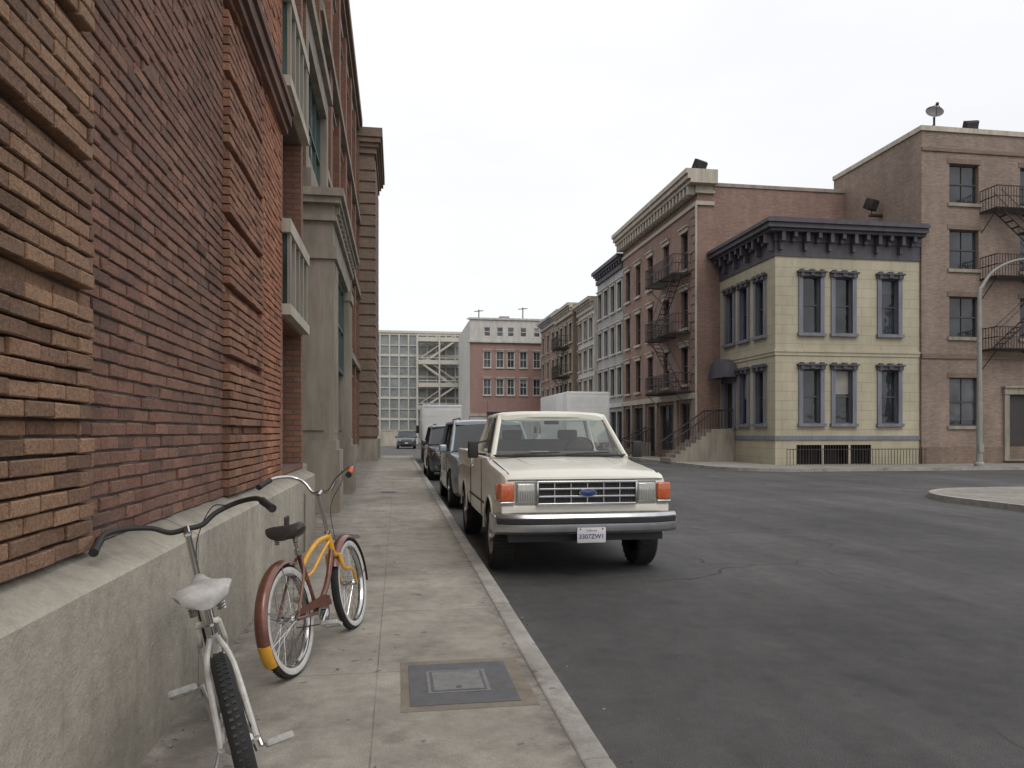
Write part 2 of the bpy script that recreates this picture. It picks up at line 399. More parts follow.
# ------------------------------------------------------------ left brick building
def near_wall():
    v=[];f=[];cols=[]
    z0=1.09; ch=.0665; g=.011; nrow=int((7.0-z0)/ch)
    regs=[(-3.,.6,'panel'),(.6,3.28,'quoin'),(3.28,5.8,'panel'),(5.8,7.2,'quoin'),(7.2,8.4,'pil')]
    for r in range(nrow):
        za=z0+r*ch; zb=za+ch-g
        for (a,b,k) in regs:
            prot=0
            if k=='quoin': prot=0. if r%8==7 else .05
            if k=='pil': prot=.035
            aa,bb=a,b
            L=.212; y=aa-(L/2 if r%2 else 0)
            while y<bb-.001:
                ya=max(y,aa); yb=min(y+L-g,bb-(0 if k!='panel' else g))
                y+=L
                if yb-ya<.02: continue
                j=R.uniform(-.005,.005)+( -.008 if R.random()<.08 else 0)
                X=-1.285+prot+j; dz=R.uniform(-.002,.002); c=.0045
                o=len(v)
                for xx,ins in ((-1.31,0),(X-.006,0),(X,c)):
                    q=[R.uniform(-.0018,.0018) for _ in range(8)]
                    v.extend([(xx,ya+ins+q[0],za+dz+ins+q[1]),(xx,yb-ins+q[2],za+dz+ins+q[3]),(xx,yb-ins+q[4],zb+dz-ins+q[5]),(xx,ya+ins+q[6],zb+dz-ins+q[7])])
                fs=[(8,9,10,11)]
                for q in (0,4):
                    for e in range(4): fs.append((q+e,q+(e+1)%4,q+4+(e+1)%4,q+4+e))
                if k=='quoin' : base=R.choice([(.25,.145,.088),(.275,.165,.10),(.22,.13,.08),(.185,.105,.068),(.285,.17,.10)]) if a<3 else R.choice([(.24,.118,.075),(.205,.10,.066),(.27,.14,.088)])
                elif k=='pil': base=R.choice([(.34,.15,.085),(.30,.13,.075),(.36,.165,.095)])
                else: base=R.choice([(.21,.108,.076),(.185,.096,.069),(.235,.125,.085),(.155,.088,.066),(.21,.112,.08)])
                t=R.uniform(.86,1.13)
                if R.random()<.03: t*=.65
                for q in fs:
                    f.append(tuple(i+o for i in q)); cols.extend([base[0]*t,base[1]*t,base[2]*t,1.]*4)
    me=bpy.data.meshes.new('brick_relief'); me.from_pydata(v,[],f); me.materials.append(m_nb)
    ca=me.color_attributes.new('bcol','FLOAT_COLOR','CORNER'); ca.data.foreach_set('color',cols)
    o=bpy.data.objects.new('brick_relief',me); sc.collection.objects.link(o); return o
LB=empty('brick_building')
nw=near_wall(); nw.parent=LB
mb=MB()
mb.box(-3,-1.30,-3,8.38,1.08,7.0,m_mort)
mb.box(-3,-1.27,-3,8.4,7.0,17.5,m_bL)
pl=[(-1.11,0.1),(-1.11,.985),(-1.125,1.0),(-1.29,1.085),(-3,1.085),(-3,.1)]
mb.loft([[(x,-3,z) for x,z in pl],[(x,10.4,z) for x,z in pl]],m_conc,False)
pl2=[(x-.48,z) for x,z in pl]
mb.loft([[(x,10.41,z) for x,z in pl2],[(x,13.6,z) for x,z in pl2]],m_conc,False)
for i,(p,z0,z1) in enumerate([(.08,4.85,4.93),(.12,4.93,5.06),(.15,5.06,5.13)]):
    mb.box(-1.35,-1.27+p,5.75,8.45,z0,z1,m_bL)
mb.box(-1.3,-1.20,5.8,7.2,7.0,17.2,m_bL); mb.box(-1.3,-1.22,7.2,8.4,7.0,17.2,m_bLo)
# service conduit and vent on the plinth
mb.tube([(-1.09,9.2,.12),(-1.09,9.2,.80),(-1.12,9.2,.86)],.016,m_ston,8)
mb.cbox(-1.115,-1.085,7.6,7.8,.55,.72,m_iron,.008)
fr=frame((-1.27,8.4,0),(0,1,0),(1,0,0))
ops=[(.2,1.8,1.15,2.85),(.2,1.8,4.0,5.4),(.2,1.8,6.6,8.6),(.2,1.8,9.8,11.8),(.2,1.8,13,15)]
facade(mb,fr,0,2.0,1.085,17.5,ops,m_bLo,.3,m_bLo)
for o in ops: window(mb,fr,o,.3,m_frame,m_gl,2,True,.08,blind=1)
for (z0,z1) in [(2.88,3.95),(5.43,6.55),(8.65,9.75)]:
    mb.fbox(fr,.12,1.9,-.02,.10,z0,z0+.12,m_ston2); mb.fbox(fr,.12,1.9,-.02,.10,z1-.15,z1,m_ston2); mb.fbox(fr,.2,1.8,-.02,.05,z0+.12,z1-.15,m_glt)
    for i in range(5): mb.fbox(fr,.2+i*.375,.3+i*.375,.05,.085,z0+.12,z1-.15,m_ston)
mb.quad((-1.27,10.4,1.085),(-1.75,10.4,1.085),(-1.75,10.4,17.5),(-1.27,10.4,17.5),m_bLo)
mb.box(-3,-1.75,10.41,13.6,1.085,17.5,m_bLo)
for i in range(26): mb.box(-1.8,-1.70,12.6,13.58,1.15+i*.6,1.15+i*.6+.5,m_bLo)
# portico
PY=13.6
mb.box(-2.4,-1.02,PY,14.5,.1,1.25,m_ston); mb.box(-2.4,-1.02,17.9,18.8,.1,1.25,m_ston)
for y in (13.65,17.95):
    mb.box(-2.4,-1.12,y,y+.8,1.25,4.9,m_ston)
    mb.box(-2.0,-1.3,y-.035,y+.01,1.6,4.55,m_ston)
    mb.box(-2.4,-1.09,y-.05,y+.83,1.25,1.42,m_ston); mb.box(-2.4,-1.07,y-.05,y+.85,4.68,4.9,m_ston)
    for q in range(4): mb.box(-1.3,-1.095,y+.15+q*.14,y+.22+q*.14,1.55,4.6,m_ston)
for p,z0,z1 in [(.0,4.9,5.35),(.07,5.35,5.45),(.03,5.45,5.65),(.14,5.65,5.76),(.2,5.76,5.9)]:
    mb.box(-2.4,-1.14+p,13.62-p,18.78+p,z0,z1,m_ston)
for i in range(14): mb.box(-1.2,-1.03,13.7+i*.37,13.85+i*.37,5.5,5.64,m_ston)
mb.box(-2.4,-1.9,14.45,17.95,.1,4.9,m_door)
frp=frame((-1.30,14.45,0),(0,1,0),(1,0,0)); window(mb,frp,(.02,3.48,2.9,4.88),.0,m_teal,m_glt,4,True,.08,blind=1)
mb.box(-2.5,-1.55,13.9,18.5,5.9,6.4,m_ston)
fru=frame((-1.65,14.0,0),(0,1,0),(1,0,0))
facade(mb,fru,0,4.4,6.4,9.5,[(.4,4.0,6.8,9.0)],m_ston,.2); window(mb,fru,(.4,4.0,6.8,9.0),.2,m_teal,m_glt,4,True,.07,blind=1)
mb.box(-2.5,-1.65,13.98,14.0,6.4,9.5,m_bLo); mb.box(-2.5,-1.55,13.9,18.5,9.5,9.75,m_ston)
frr=frame((-2.1,13.6,0),(0,1,0),(1,0,0))
ops=[]
for k in range(6):
    u=5.8+k*3.15
    for z in (1.5,5.3,8.9,12.6): ops.append((u,u+1.7,z,z+2.3))
facade(mb,frr,0,24.4,1.0,17.0,ops,m_bL,.2,m_ston)
for o in ops: window(mb,frr,o,.2,m_teal,m_glt,2); surround(mb,frr,o,m_ston,.1,.05)
for k in range(7): 
    u=5.0+k*3.15; mb.fbox(frr,u,u+.7,-.05,.22,1.0,16.2,m_bLo)
mb.box(-3,-1.95,18.8,38,.1,1.0,m_conc)
for z in (4.6,8.3,12.0): mb.fbox(frr,5.2,24.4,-.05,.3,z,z+.25,m_ston)
for p,z0,z1 in [(.1,16.2,16.6),(.25,16.6,16.9),(.38,16.9,17.3),(.3,17.3,17.5)]:
    mb.box(-3,-2.1+p,13.6,38,z0+.001,z1,m_ston if p<.2 else m_bT2)
mb.box(-8,-1.15,38,44.5,.1,15.7,m_bT2); mb.box(-8,-.98,37.85,44.6,.1,1.2,m_ston)
for i in range(25):
    z=1.35+i*.56; mb.box(-2.5,-1.08,37.93,44.57,z,z+.46,m_bT2)
for p,z0,z1 in [(.12,15.6,15.9),(.22,15.9,16.1),(.34,16.1,16.35),(.42,16.35,16.8)]:
    mb.box(-8,-1.15+p,38-p,44.5+p,z0,z1,m_bT2)
mb.box(-14,-3,-3,38,.1,17.4,m_roof)
mb.build('walls',LB)

# ------------------------------------------------------------ fire escape
def fire_escape(mb,fr,u0,u1,levels,dep=1.0,mat=None):
    mat=mat or m_iron
    for li,z in enumerate(levels):
        n=int(dep/.09)
        for i in range(n): mb.fbox(fr,u0,u1,.02+i*.09,.06+i*.09,z,z+.03,mat)
        for u in (u0,(u0+u1)/2,u1-.05): mb.fbox(fr,u,u+.05,0,dep,z-.06,z,mat)
        for zz in (z+.5,z+.95):
            mb.fbox(fr,u0,u1,dep-.03,dep,zz,zz+.04,mat)
            for u in (u0,u1-.03): mb.fbox(fr,u,u+.03,0,dep-.03,zz,zz+.04,mat)
        k=int((u1-u0)/.14)
        for i in range(k+1): 
            u=u0+i*(u1-u0-.03)/k; mb.fbox(fr,u,u+.022,dep-.03,dep-.01,z,z+.95,mat)
        for i in range(6):
            for u in (u0,u1-.022): mb.fbox(fr,u,u+.022,i*dep/6,i*dep/6+.02,z,z+.95,mat)
        for u in (u0+.1,u1-.15): mb.tube([fr(u,0,z-.9),fr(u,dep*.9,z-.03)],.02,mat,4)
        if li>0:
            zl=levels[li-1]
            a,b=(u0+.3,u1-.4) if li%2 else (u1-.3,u0+.4)
            for d in (.35,.8): 
                mb.tube([fr(a,d,zl+.03),fr(b,d,z)],.03,mat,4)
                mb.tube([fr(a,d,zl+.9),fr(b,d,z+.85)],.016,mat,4)
            st=max(6,int((z-zl)/.25))
            for i in range(1,st):
                t=i/st; mb.fbox(fr,a+(b-a)*t-.09,a+(b-a)*t+.09,.35,.8,zl+(z-zl)*t,zl+(z-zl)*t+.02,mat)
def floodlight(name,loc,rz=0,s=1.):
    e=empty(name,loc,(0,0,rz)); mb=MB()
    mb.tube([(0,0,0),(0,0,.25*s)],.04*s,m_iron,8); mb.tube([(-.4*s,0,.25*s),(.4*s,0,.25*s)],.035*s,m_iron,8)
    mb.tube([(-.4*s,0,.25*s),(-.4*s,0,.6*s)],.03*s,m_iron,6);mb.tube([(.4*s,0,.25*s),(.4*s,0,.6*s)],.03*s,m_iron,6)
    mb.T=Matrix.Translation((0,0,.6*s))@Matrix.Rotation(rad(28),4,'X')@Matrix.Translation((0,0,-.6*s))
    mb.cbox(-.36*s,.36*s,-.22*s,.28*s,.3*s,.9*s,m_iron,.06*s); mb.box(-.3*s,.3*s,-.26*s,-.22*s,.36*s,.84*s,m_gl2)
    for i in range(4): mb.box(-.38*s,.38*s,-.1*s+i*.09*s,-.08*s+i*.09*s,.28*s,.92*s,m_iron)
    mb.T=None
    mb.build('lamp_body',e)

# ------------------------------------------------------------ cream corner house
CB=empty('cream_corner_house'); mb=MB()
X0,X1,Y0,Y1=16.4,23.40,30.3,35.95
frF=frame((X0,Y0,0),(1,0,0),(0,-1,0)); frS=frame((X0,Y0,0),(0,1,0),(-1,0,0))
W=X1-X0; ww=.42
opsF=[];
for c in (1.7,3.25,5.5):
    opsF.append((c-ww,c+ww,5.95,8.45)); opsF.append((c-ww,c+ww,1.95,4.35))
base=[(1.0,2.2,.14,1.0),(2.3,3.5,.14,1.0),(3.6,4.6,.14,1.0)]
facade(mb,frF,0,W,1.35,9.95,opsF,m_yel,.2,m_trim)
facade(mb,frF,0,W,.1,1.35,base,m_yel,.5,m_dk)
for o in base:
    mb.quad(frF(o[0],-.48,o[2]),frF(o[1],-.48,o[2]),frF(o[1],-.48,o[3]),frF(o[0],-.48,o[3]),m_dk)
    for i in range(9): 
        u=o[0]+.06+i*.13; mb.fbox(frF,u,u+.025,-.03,-.005,.14,1.0,m_iron)
opsS=[]
for c in (1.35,2.95,4.45):
    opsS.append((c-.38,c+.38,5.95,8.45))
    if c<4: opsS.append((c-.38,c+.38,1.95,4.35))
door=(4.0,5.0,1.75,4.0)
facade(mb,frS,0,Y1-Y0,.1,9.95,opsS+[door],m_yel,.2,m_trim)
for fr_,ops_ in ((frF,opsF),(frS,opsS)):
    for o in ops_:
        window(mb,fr_,o,.2,m_corn,m_gl,1,True,.06); surround(mb,fr_,o,m_trim,.19,.07,.14,.16,mathead=m_corn)
        mb.fbox(fr_,o[0]-.14,o[0]+.02,.0,.16,o[3]-.02,o[3]+.3,m_corn); mb.fbox(fr_,o[1]-.02,o[1]+.14,.0,.16,o[3]-.02,o[3]+.3,m_corn)
        mb.fbox(fr_,(o[0]+o[1])/2-.1,(o[0]+o[1])/2+.1,.0,.17,o[3]+.02,o[3]+.30,m_corn)
mb.fbox(frS,door[0],door[1],-.19,-.14,door[2],door[3],m_door); surround(mb,frS,door,m_trim,.2,.1,.05,.3,mathead=m_corn)
mb.lathe([(.0,0),(.95,0),(.95,.7),(.0,.7)],frS(4.5,.0,4.25)+Vector((-.7,0,0)),m_corn,16,'x',False,0,math.pi)
for p,z0,z1,mt in [(.06,1.22,1.4,m_trim),(.04,4.95,5.1,m_yel),(.07,5.1,5.2,m_yel)]:
    mb.box(X0-p,X1+.0,Y0-p,Y0+.3,z0,z1,mt); mb.box(X0-p,X0+.3,Y0+.302,Y1,z0,z1,mt)
for p,z0,z1 in [(.05,9.3,9.4),(.08,9.95,10.1),(.45,10.3,10.42),(.62,10.42,10.62),(.72,10.62,10.76),(.6,10.76,10.85)]:
    mb.box(X0-p,X1,Y0-p,Y1,z0+.001,z1,m_corn)
mb.box(X0-.03,X1,Y0-.03,Y1,9.402,9.95,m_corn); mb.box(X0-.1,X1,Y0-.1,Y1,10.102,10.3,m_corn)
for (f_,nn) in ((frF,12),(frS,10)):
    for i in range(nn):
        u=.1+i*.575; big=i%2==0; h=.75 if big else .4
        mb.fbox(f_,u,u+.16,.02,.42,10.3-h*.55,10.299,m_corn); mb.fbox(f_,u+.01,u+.15,.02,.24,10.3-h,10.3-h*.55,m_corn)
mb.box(X0+.1,X1-.1,Y0+.1,Y1-.1,10.8,10.9,m_roof)
mb.quad((X1,Y0,0),(X1,Y1,0),(X1,Y1,10),(X1,Y0,10),m_yel)
n=9
for i in range(n):
    z=1.72-(i+1)*.175; mb.box(X0-1.0-(i+1)*.26,X0-1.0-i*.26,34.15,35.6,.1,z+.17,m_ston)
mb.box(X0-1.0,X0-.01,34.15,35.6,.1,1.72,m_ston)
for y in (34.18,35.55):
    mb.tube([(X0-.05,y,2.65),(X0-1.0,y,2.65),(X0-1.0-n*.26,y,1.05)],.035,m_iron,6)
    for i in range(22):
        xx=X0-.1-i*.15; zt=2.65 if xx>X0-1 else 2.65-(X0-1-xx)*.684; mb.tube([(xx,y,zt-.85),(xx,y,zt)],.012,m_iron,4)
for i in range(45):
    u=.2+i*.15; mb.fbox(frF,u,u+.018,.6,.618,.12,.8,m_iron)
mb.fbox(frF,.2,6.9,.59,.63,.8,.83,m_iron)
mb.build('walls',CB)

# ------------------------------------------------------------ brick tenement
PB=empty('brick_tenement'); mb=MB()
X0,X1,Y0,Y1=15.2,32,36.0,48.6
fs=frame((X0,Y0,0),(0,1,0),(-1,0,0)); ops=[]
for c in (1.7,4.4,7.1,9.4,11.5):
    for z in (10.2,7.1,4.1): ops.append((c-.45,c+.45,z,z+2.0))
gops=[(1.0,2.3,.5,3.1),(3.4,5.4,.5,3.1),(6.3,7.5,.3,3.1),(8.4,10.2,.5,3.1),(10.8,12.0,.5,3.1)]
facade(mb,fs,0,Y1-Y0,.1,13.7,ops+gops,m_bP,.2,m_bP)
for o in ops: window(mb,fs,o,.2,m_frame,m_gl,1); surround(mb,fs,o,m_ston2,.1,.05,.14,.22,False)
for o in gops: window(mb,fs,o,.2,m_corn,m_gl,2,False,.08,blind=1)
mb.fbox(fs,0,Y1-Y0,-.02,.12,3.3,3.6,m_ston2)
for u in (.1,2.6,5.7,7.8,10.35,12.2): mb.fbox(fs,u,u+.35,-.02,.1,.1,3.3,m_ston)
for i in range(22): mb.fbox(fs,-.0,.55 if i%2 else .8,-.02,.045,3.7+i*.45,3.7+i*.45+.38,m_bP)
mb.quad((X0,Y0,0),(X1,Y0,0),(X1,Y0,14.2),(X0,Y0,14.2),m_bP)
mb.quad((X0,Y0,13.7),(X0,Y1,13.7),(X0,Y1,14.2),(X0,Y0,14.2),m_bP)
for p,z0,z1 in [(.1,13.2,13.4),(.15,13.8,13.95),(.55,14.2,14.4),(.7,14.4,14.65),(.8,14.65,14.9)]:
    mb.box(X0-p,X0+.9,Y0-min(p,.5),Y1+.05,z0,z1,m_ston2)
mb.box(X0-.12,X0+.8,Y0-.1,Y1,13.95,14.2,m_ston2)
for i in range(26): mb.fbox(fs,.05+i*.49,.25+i*.49,.1,.5,13.75,14.2,m_ston2)
mb.box(X0+.92,X1,Y0-.06,Y0+.3,14.2,14.38,m_ston); mb.box(X0+.9,X1,Y0+.3,Y1,13.9,14.1,m_roof)
mb.quad((X0,Y1,0),(X1,Y1,0),(X1,Y1,14.2),(X0,Y1,14.2),m_bP)
mb.tube([(X0-.1,Y0-.1,.1),(X0-.1,Y0-.1,13.3)],.06,m_ston2,8)
fire_escape(mb,fs,.8,5.2,[3.7,6.8,9.9])
for i in range(5): mb.box(X0-.3-(i+1)*.28,X0-.3-i*.28,42.2,43.6,.1,.95-i*.17,m_ston)
for y in (42.2,43.6):
    mb.tube([(X0-.05,y,1.9),(X0-1.7,y,1.1)],.03,m_iron,6)
    for i in range(10): mb.tube([(X0-.1-i*.17,y,.2),(X0-.1-i*.17,y,1.88-i*.083)],.012,m_iron,4)
mb.build('walls',PB)
floodlight('floodlight',(15.6,36.6,14.9),.5,.9)

# ------------------------------------------------------------ tan apartment building
TB=empty('tan_apartment_building'); mb=MB()
X0,X1,Y0,Y1=23.43,44,30.2,37
ff=frame((X0,Y0,0),(1,0,0),(0,-1,0)); ops=[]
for c in (2.15,5.8,9.5,13.2,16.9):
    for z,h in ((12.0,1.8),(9.0,1.8),(5.9,1.85),(1.85,2.2)):
        if c==5.8 and z<2: continue
        ops.append((c-.75,c+.75,z,z+h))
dr=(4.4,5.7,.3,3.3)
facade(mb,ff,0,X1-X0,.1,15.2,ops+[dr],m_bT,.2)
for o in ops: window(mb,ff,o,.2,m_frame,m_gl,2); mb.fbox(ff,o[0]-.1,o[1]+.1,-.02,.08,o[2]-.15,o[2],m_ston); mb.fbox(ff,o[0]-.1,o[1]+.1,-.02,.03,o[3],o[3]+.22,m_bT2)
mb.fbox(ff,dr[0],dr[1],-.19,-.1,dr[2],dr[3],m_door); surround(mb,ff,dr,m_ston,.25,.12,.05,.3)
mb.fbox(ff,0,X1-X0,-.02,.05,.1,.9,m_bT2); mb.fbox(ff,0,X1-X0,-.02,.06,4.9,5.1,m_bT2); mb.fbox(ff,0,X1-X0,-.02,.07,14.3,14.45,m_bT2)
mb.quad((X0,Y0,0),(X0,Y1,0),(X0,Y1,15.2),(X0,Y0,15.2),m_bT); mb.quad((X0,Y1,0),(X1,Y1,0),(X1,Y1,15.2),(X0,Y1,15.2),m_bT)
mb.box(X0-.08,X1,Y0-.08,Y1,15.2,15.42,m_ston2); mb.box(X0+.3,X1,Y0+.3,Y1-.3,15.42,15.45,m_roof)
fire_escape(mb,ff,2.95,7.4,[5.3,8.55,11.6])
mb.build('walls',TB)
floodlight('floodlight',(26.6,31.0,15.42),-.3,.8); floodlight('floodlight',(22.9,33.0,12.2),.3,.8)
mb=MB(); mb.box(22.8,23.43,32.9,33.1,12.1,12.2,m_iron); mb.build('lamp_bracket',TB)
SD=empty('satellite_dish',(24.7,31.0,15.42)); mb=MB()
mb.tube([(0,0,0),(0,0,.8)],.05,m_iron,8); mb.tube([(-.4,.3,0),(0,0,.5)],.02,m_iron,5); mb.tube([(.4,.3,0),(0,0,.5)],.02,m_iron,5)
mb.T=Matrix.Translation((0,0,1.0))@Matrix.Rotation(rad(-20),4,'Z')@Matrix.Rotation(rad(58),4,'X')
prof=[(i*.042,.22*(i*.05)**2/.25-.1) for i in range(10)]+[(.39,.09),(.38,.07)]
m_dish=plain('dish_grey',(.13,.125,.12),.5)
mb.lathe(prof,(0,0,0),m_dish,24,'z'); mb.tube([(0,-.34,.1),(0,0,.45)],.015,m_iron,5); mb.tube([(.3,.17,.1),(0,0,.45)],.015,m_iron,5); mb.tube([(-.3,.17,.1),(0,0,.45)],.015,m_iron,5); mb.cbox(-.06,.06,-.06,.06,.4,.53,m_iron,.02)
mb.T=None; mb.build('dish',SD)

# ------------------------------------------------------------ row buildings
def rowhouse(name,Y0,Y1,zt,wall,trim,corn,cols,rows,X0=15.2,cd=.5):
    e=empty(name); mb=MB(); f=frame((X0,Y0,0),(0,1,0),(-1,0,0)); L=Y1-Y0; ops=[]
    fh=(zt-1.2-3.6)/rows
    for i in range(cols):
        c=L*(i+.5)/cols
        for r in range(rows): z=3.9+r*fh+.25; ops.append((c-.5,c+.5,z,z+fh*.64))
    g=[(L*(i+.5)/cols-.7,L*(i+.5)/cols+.7,.4,3.0) for i in range(cols)]
    facade(mb,f,0,L,.1,zt,ops+g,wall,.2)
    for o in ops: window(mb,f,o,.2,m_frame,m_gl,1); surround(mb,f,o,trim,.1,.06,.12,.18)
    for o in g: window(mb,f,o,.2,m_corn,m_gl,2,False,.08,blind=1)
    for z in (3.3,): mb.fbox(f,0,L,-.02,.15,z,z+.3,trim)
    for p,z0,z1 in [(cd*.3,zt-.9,zt-.6),(cd*.7,zt-.35,zt-.2),(cd,zt-.2,zt+.05)]: mb.box(X0-p,X0+.6,Y0+.01,Y1-.01,z0,z1,corn)
    for i in range(int(L/.6)): mb.fbox(f,.1+i*.6,.28+i*.6,.0,cd*.6,zt-.6,zt-.35,corn)
    for yy in (Y0,Y1): mb.quad((X0,yy,0),(X0+14,yy,0),(X0+14,yy,zt-.1),(X0,yy,zt-.1),wall)
    mb.quad((X0,Y0,zt-.1),(X0+14,Y0,zt-.1),(X0+14,Y1,zt-.1),(X0,Y1,zt-.1),m_roof)
    if name=='brown_rowhouse': fire_escape(mb,f,L*.2,L*.6,[3.8,3.8+fh,3.8+2*fh][:rows])
    mb.build('walls',e); return e
rowhouse('grey_rowhouse',48.62,55.3,13.7,m_grey,m_white,m_corn,4,3,15.25)
rowhouse('stone_rowhouse',55.32,60.5,12.0,m_white,m_ston2,m_ston2,3,3,15.0)
rowhouse('brown_rowhouse',60.52,67.5,12.4,m_bT2,m_ston2,m_ston2,4,3,14.6)
rowhouse('tan_rowhouse',67.52,77.5,13.0,m_bP,m_ston2,m_grey,4,3,15.2)

EB=empty('rose_brick_office'); mb=MB()
X0,X1,Y0,Y1=7.8,16.5,80,95; f=frame((X0,Y0,0),(1,0,0),(0,-1,0)); ops=[]
for c in (1.9,3.3,4.5,5.9,7.4):
    for z in (5.6,8.6): ops.append((c-.4,c+.4,z,z+1.75))
facade(mb,f,0,X1-X0,3.4,11.4,ops,m_bR,.15,m_white)
for o in ops: window(mb,f,o,.15,m_wframe,m_gl2,2,True,.06); surround(mb,f,o,m_white,.05,.04,.12,.14)
mb.box(X0,X1,Y0,Y0+.5,0,3.4,m_white); mb.box(X0-.1,X1,Y0-.1,Y0+.5,3.3,3.55,m_ston2)
up=[(c-.35,c+.35,12.0,13.0) for c in (1.9,3.3,4.5,5.9,7.4)]
facade(mb,f,0,X1-X0,11.4,13.8,up,m_white,.1); [window(mb,f,o,.1,m_wframe,m_gl2,1) for o in up]
mb.box(X0-.25,X1,Y0-.25,Y0+.3,11.3,11.5,m_white); mb.box(X0-.15,X1,Y0-.15,Y0+.3,13.8,14.0,m_white)
mb.quad((X0,Y0,0),(X0,Y1,0),(X0,Y1,13.8),(X0,Y0,13.8),m_white); mb.quad((X0,Y1,0),(X1,Y1,0),(X1,Y1,13.8),(X0,Y1,13.8),m_white)
mb.quad((X0,Y0,13.8),(X1,Y0,13.8),(X1,Y1,13.8),(X0,Y1,13.8),m_roof)
mb.box(9.6,12,79.0,79.9,3.6,3.75,m_iron); mb.box(9.6,12,79.0,79.05,3.4,3.6,m_iron)
mb.box(10.2,11.4,79.95,80.02,.1,2.6,m_door)
for x,y,h in ((9.0,82,1.4),(13.8,81,1.6),(8.4,85,1.0)):
    mb.tube([(x,y,13.8),(x,y,13.8+h)],.06,m_iron,6); mb.tube([(x-.5,y,13.6+h),(x+.5,y,13.7+h)],.05,m_iron,5)
mb.box(11.5,12.6,83,84.5,13.8,14.7,m_grey)
mb.build('walls',EB)

SB=empty('steel_frame_building'); mb=MB()
m_pan=glasspane('panel_glass',(.20,.215,.21),.35,.35); m_steel=plain('cream_steel',(.50,.48,.42),.6,var=.1)
X0,X1,Y0,zt=-6,14,100,14.8; f=frame((X0,Y0,0),(1,0,0),(0,-1,0))
mb.quad((X0,Y0,0),(X1,Y0,0),(X1,Y0,zt),(X0,Y0,zt),m_pan)
mb.box(X0,X1,Y0+.05,Y0+12,0,zt-.05,m_grey)
for i in range(17): 
    u=i*1.25; mb.fbox(f,u-.09,u+.09,0,.2,0,zt,m_steel)
for i in range(11): z=.3+i*1.42; mb.fbox(f,0,20,.0,.14,z,z+(.3 if i%2==0 else .12),m_steel)
mb.fbox(f,-.2,20.2,-.1,.3,zt,zt+.3,m_steel)
for k in range(4):
    z=1.8+k*3.0; a,b=(9.2,13.6) if k%2 else (13.6,9.2)
    mb.fbox(f,8.6,14.2,.3,2.2,z+2.7,z+2.85,m_steel)
    mb.fbox(f,8.6,14.2,2.12,2.2,z+2.85,z+3.25,m_steel); mb.fbox(f,8.6,14.2,2.12,2.2,z+3.5,z+3.6,m_steel)
    for d in (.6,2.0): 
        mb.tube([f(a,d,z-.2),f(b,d,z+2.8)],.16,m_steel,4); mb.tube([f(a,d,z+.7),f(b,d,z+3.7)],.06,m_steel,4)
for u in (8.5,11.4,14.2): mb.fbox(f,u,u+.2,2.2,2.4,0,14.2,m_steel)
mb.build('frame',SB)
mb=MB(); mb.box(-7,1.6,84,84.3,0,1.7,m_ston2); mb.box(-7.05,1.65,83.95,84.35,1.7,1.8,m_ston2)
for i in range(6): mb.box(-6.8+i*1.6,-6.5+i*1.6,83.9,84.0,0,1.7,m_ston2)
mb.build('boundary_wall')

SL=empty('street_lamp',(24.1,27.6,.13)); mb=MB(); m_pole=plain('pole_grey',(.25,.25,.235),.6,var=.15)
mb.lathe([(0,0),(.2,0),(.2,.12),(.13,.2),(.12,.5)],(0,0,0),m_pole,16,'z')
mb.tube([(0,0,.4),(0,0,3.5),(0,0,7.0),(.12,-.02,7.55),(.6,-.1,8.2),(1.4,-.2,8.6),(2.3,-.3,8.75)],[.115,.1,.08,.07,.055,.045,.04],m_pole,10,4)
mb.cbox(2.2,2.95,-.5,-.16,8.66,8.82,m_pole,.05); mb.lathe([(.0,-.1),(.1,-.08),(.13,0)],(2.62,-.33,8.66),m_gl2,14,'z')
mb.box(-.11,.11,-.13,-.1,.6,.95,m_pole)
mb.build('pole',SL)

# ------------------------------------------------------------ vehicles
m_tire=plain('tyre',(.018,.018,.018),.85,var=.4,scale=10,dirt=(-.5,.6,(.05,.046,.04)))
m_chr=plain('chrome',(.55,.55,.55),.18,1,var=.06); m_rubber=plain('black_rubber',(.02,.02,.02),.6)
m_bump=plain('dull_bumper',(.50,.50,.52),.28,.95,var=.2,scale=4)
m_cg=clearglass('car_glass'); m_dkg=glasspane('tinted_glass',(.015,.018,.02),.04)
m_int=plain('interior',(.10,.08,.07),.9); m_seat=plain('seat_cloth',(.12,.10,.09),.9)
m_amb=plain('amber_lens',(.55,.12,.035),.2,var=.25,scale=30,coat=.6); m_hl=plain('headlight_lens',(.42,.42,.38),.12,var=.15,scale=30,coat=1,metal=.4)
m_red=plain('red_lens',(.35,.02,.02),.2,coat=.5); m_plate=plain('plate_white',(.6,.6,.61),.4,var=.1); m_pl2=plain('plate_ink',(.06,.04,.12),.5)
m_blue=plain('blue_badge',(.02,.05,.16),.25,coat=.6)
def sect(y,w,zb,zt,crown,cz=.85,tuck=.10):
    h=[(w-tuck,zb),(w-.025,zb+.07),(w-.002,zb+.2),(w,cz-.08),(w-.004,cz),(w-.02,cz+.03),(w-.035,zt-.07),(w-.06,zt-.02),(w-.12,zt+crown*.2),(w*.5,zt+crown*.75),(0,zt+crown)]
    ring=[(x,y,z) for x,z in h]+[(-x,y,z) for x,z in h[::-1][1:]]
    return ring
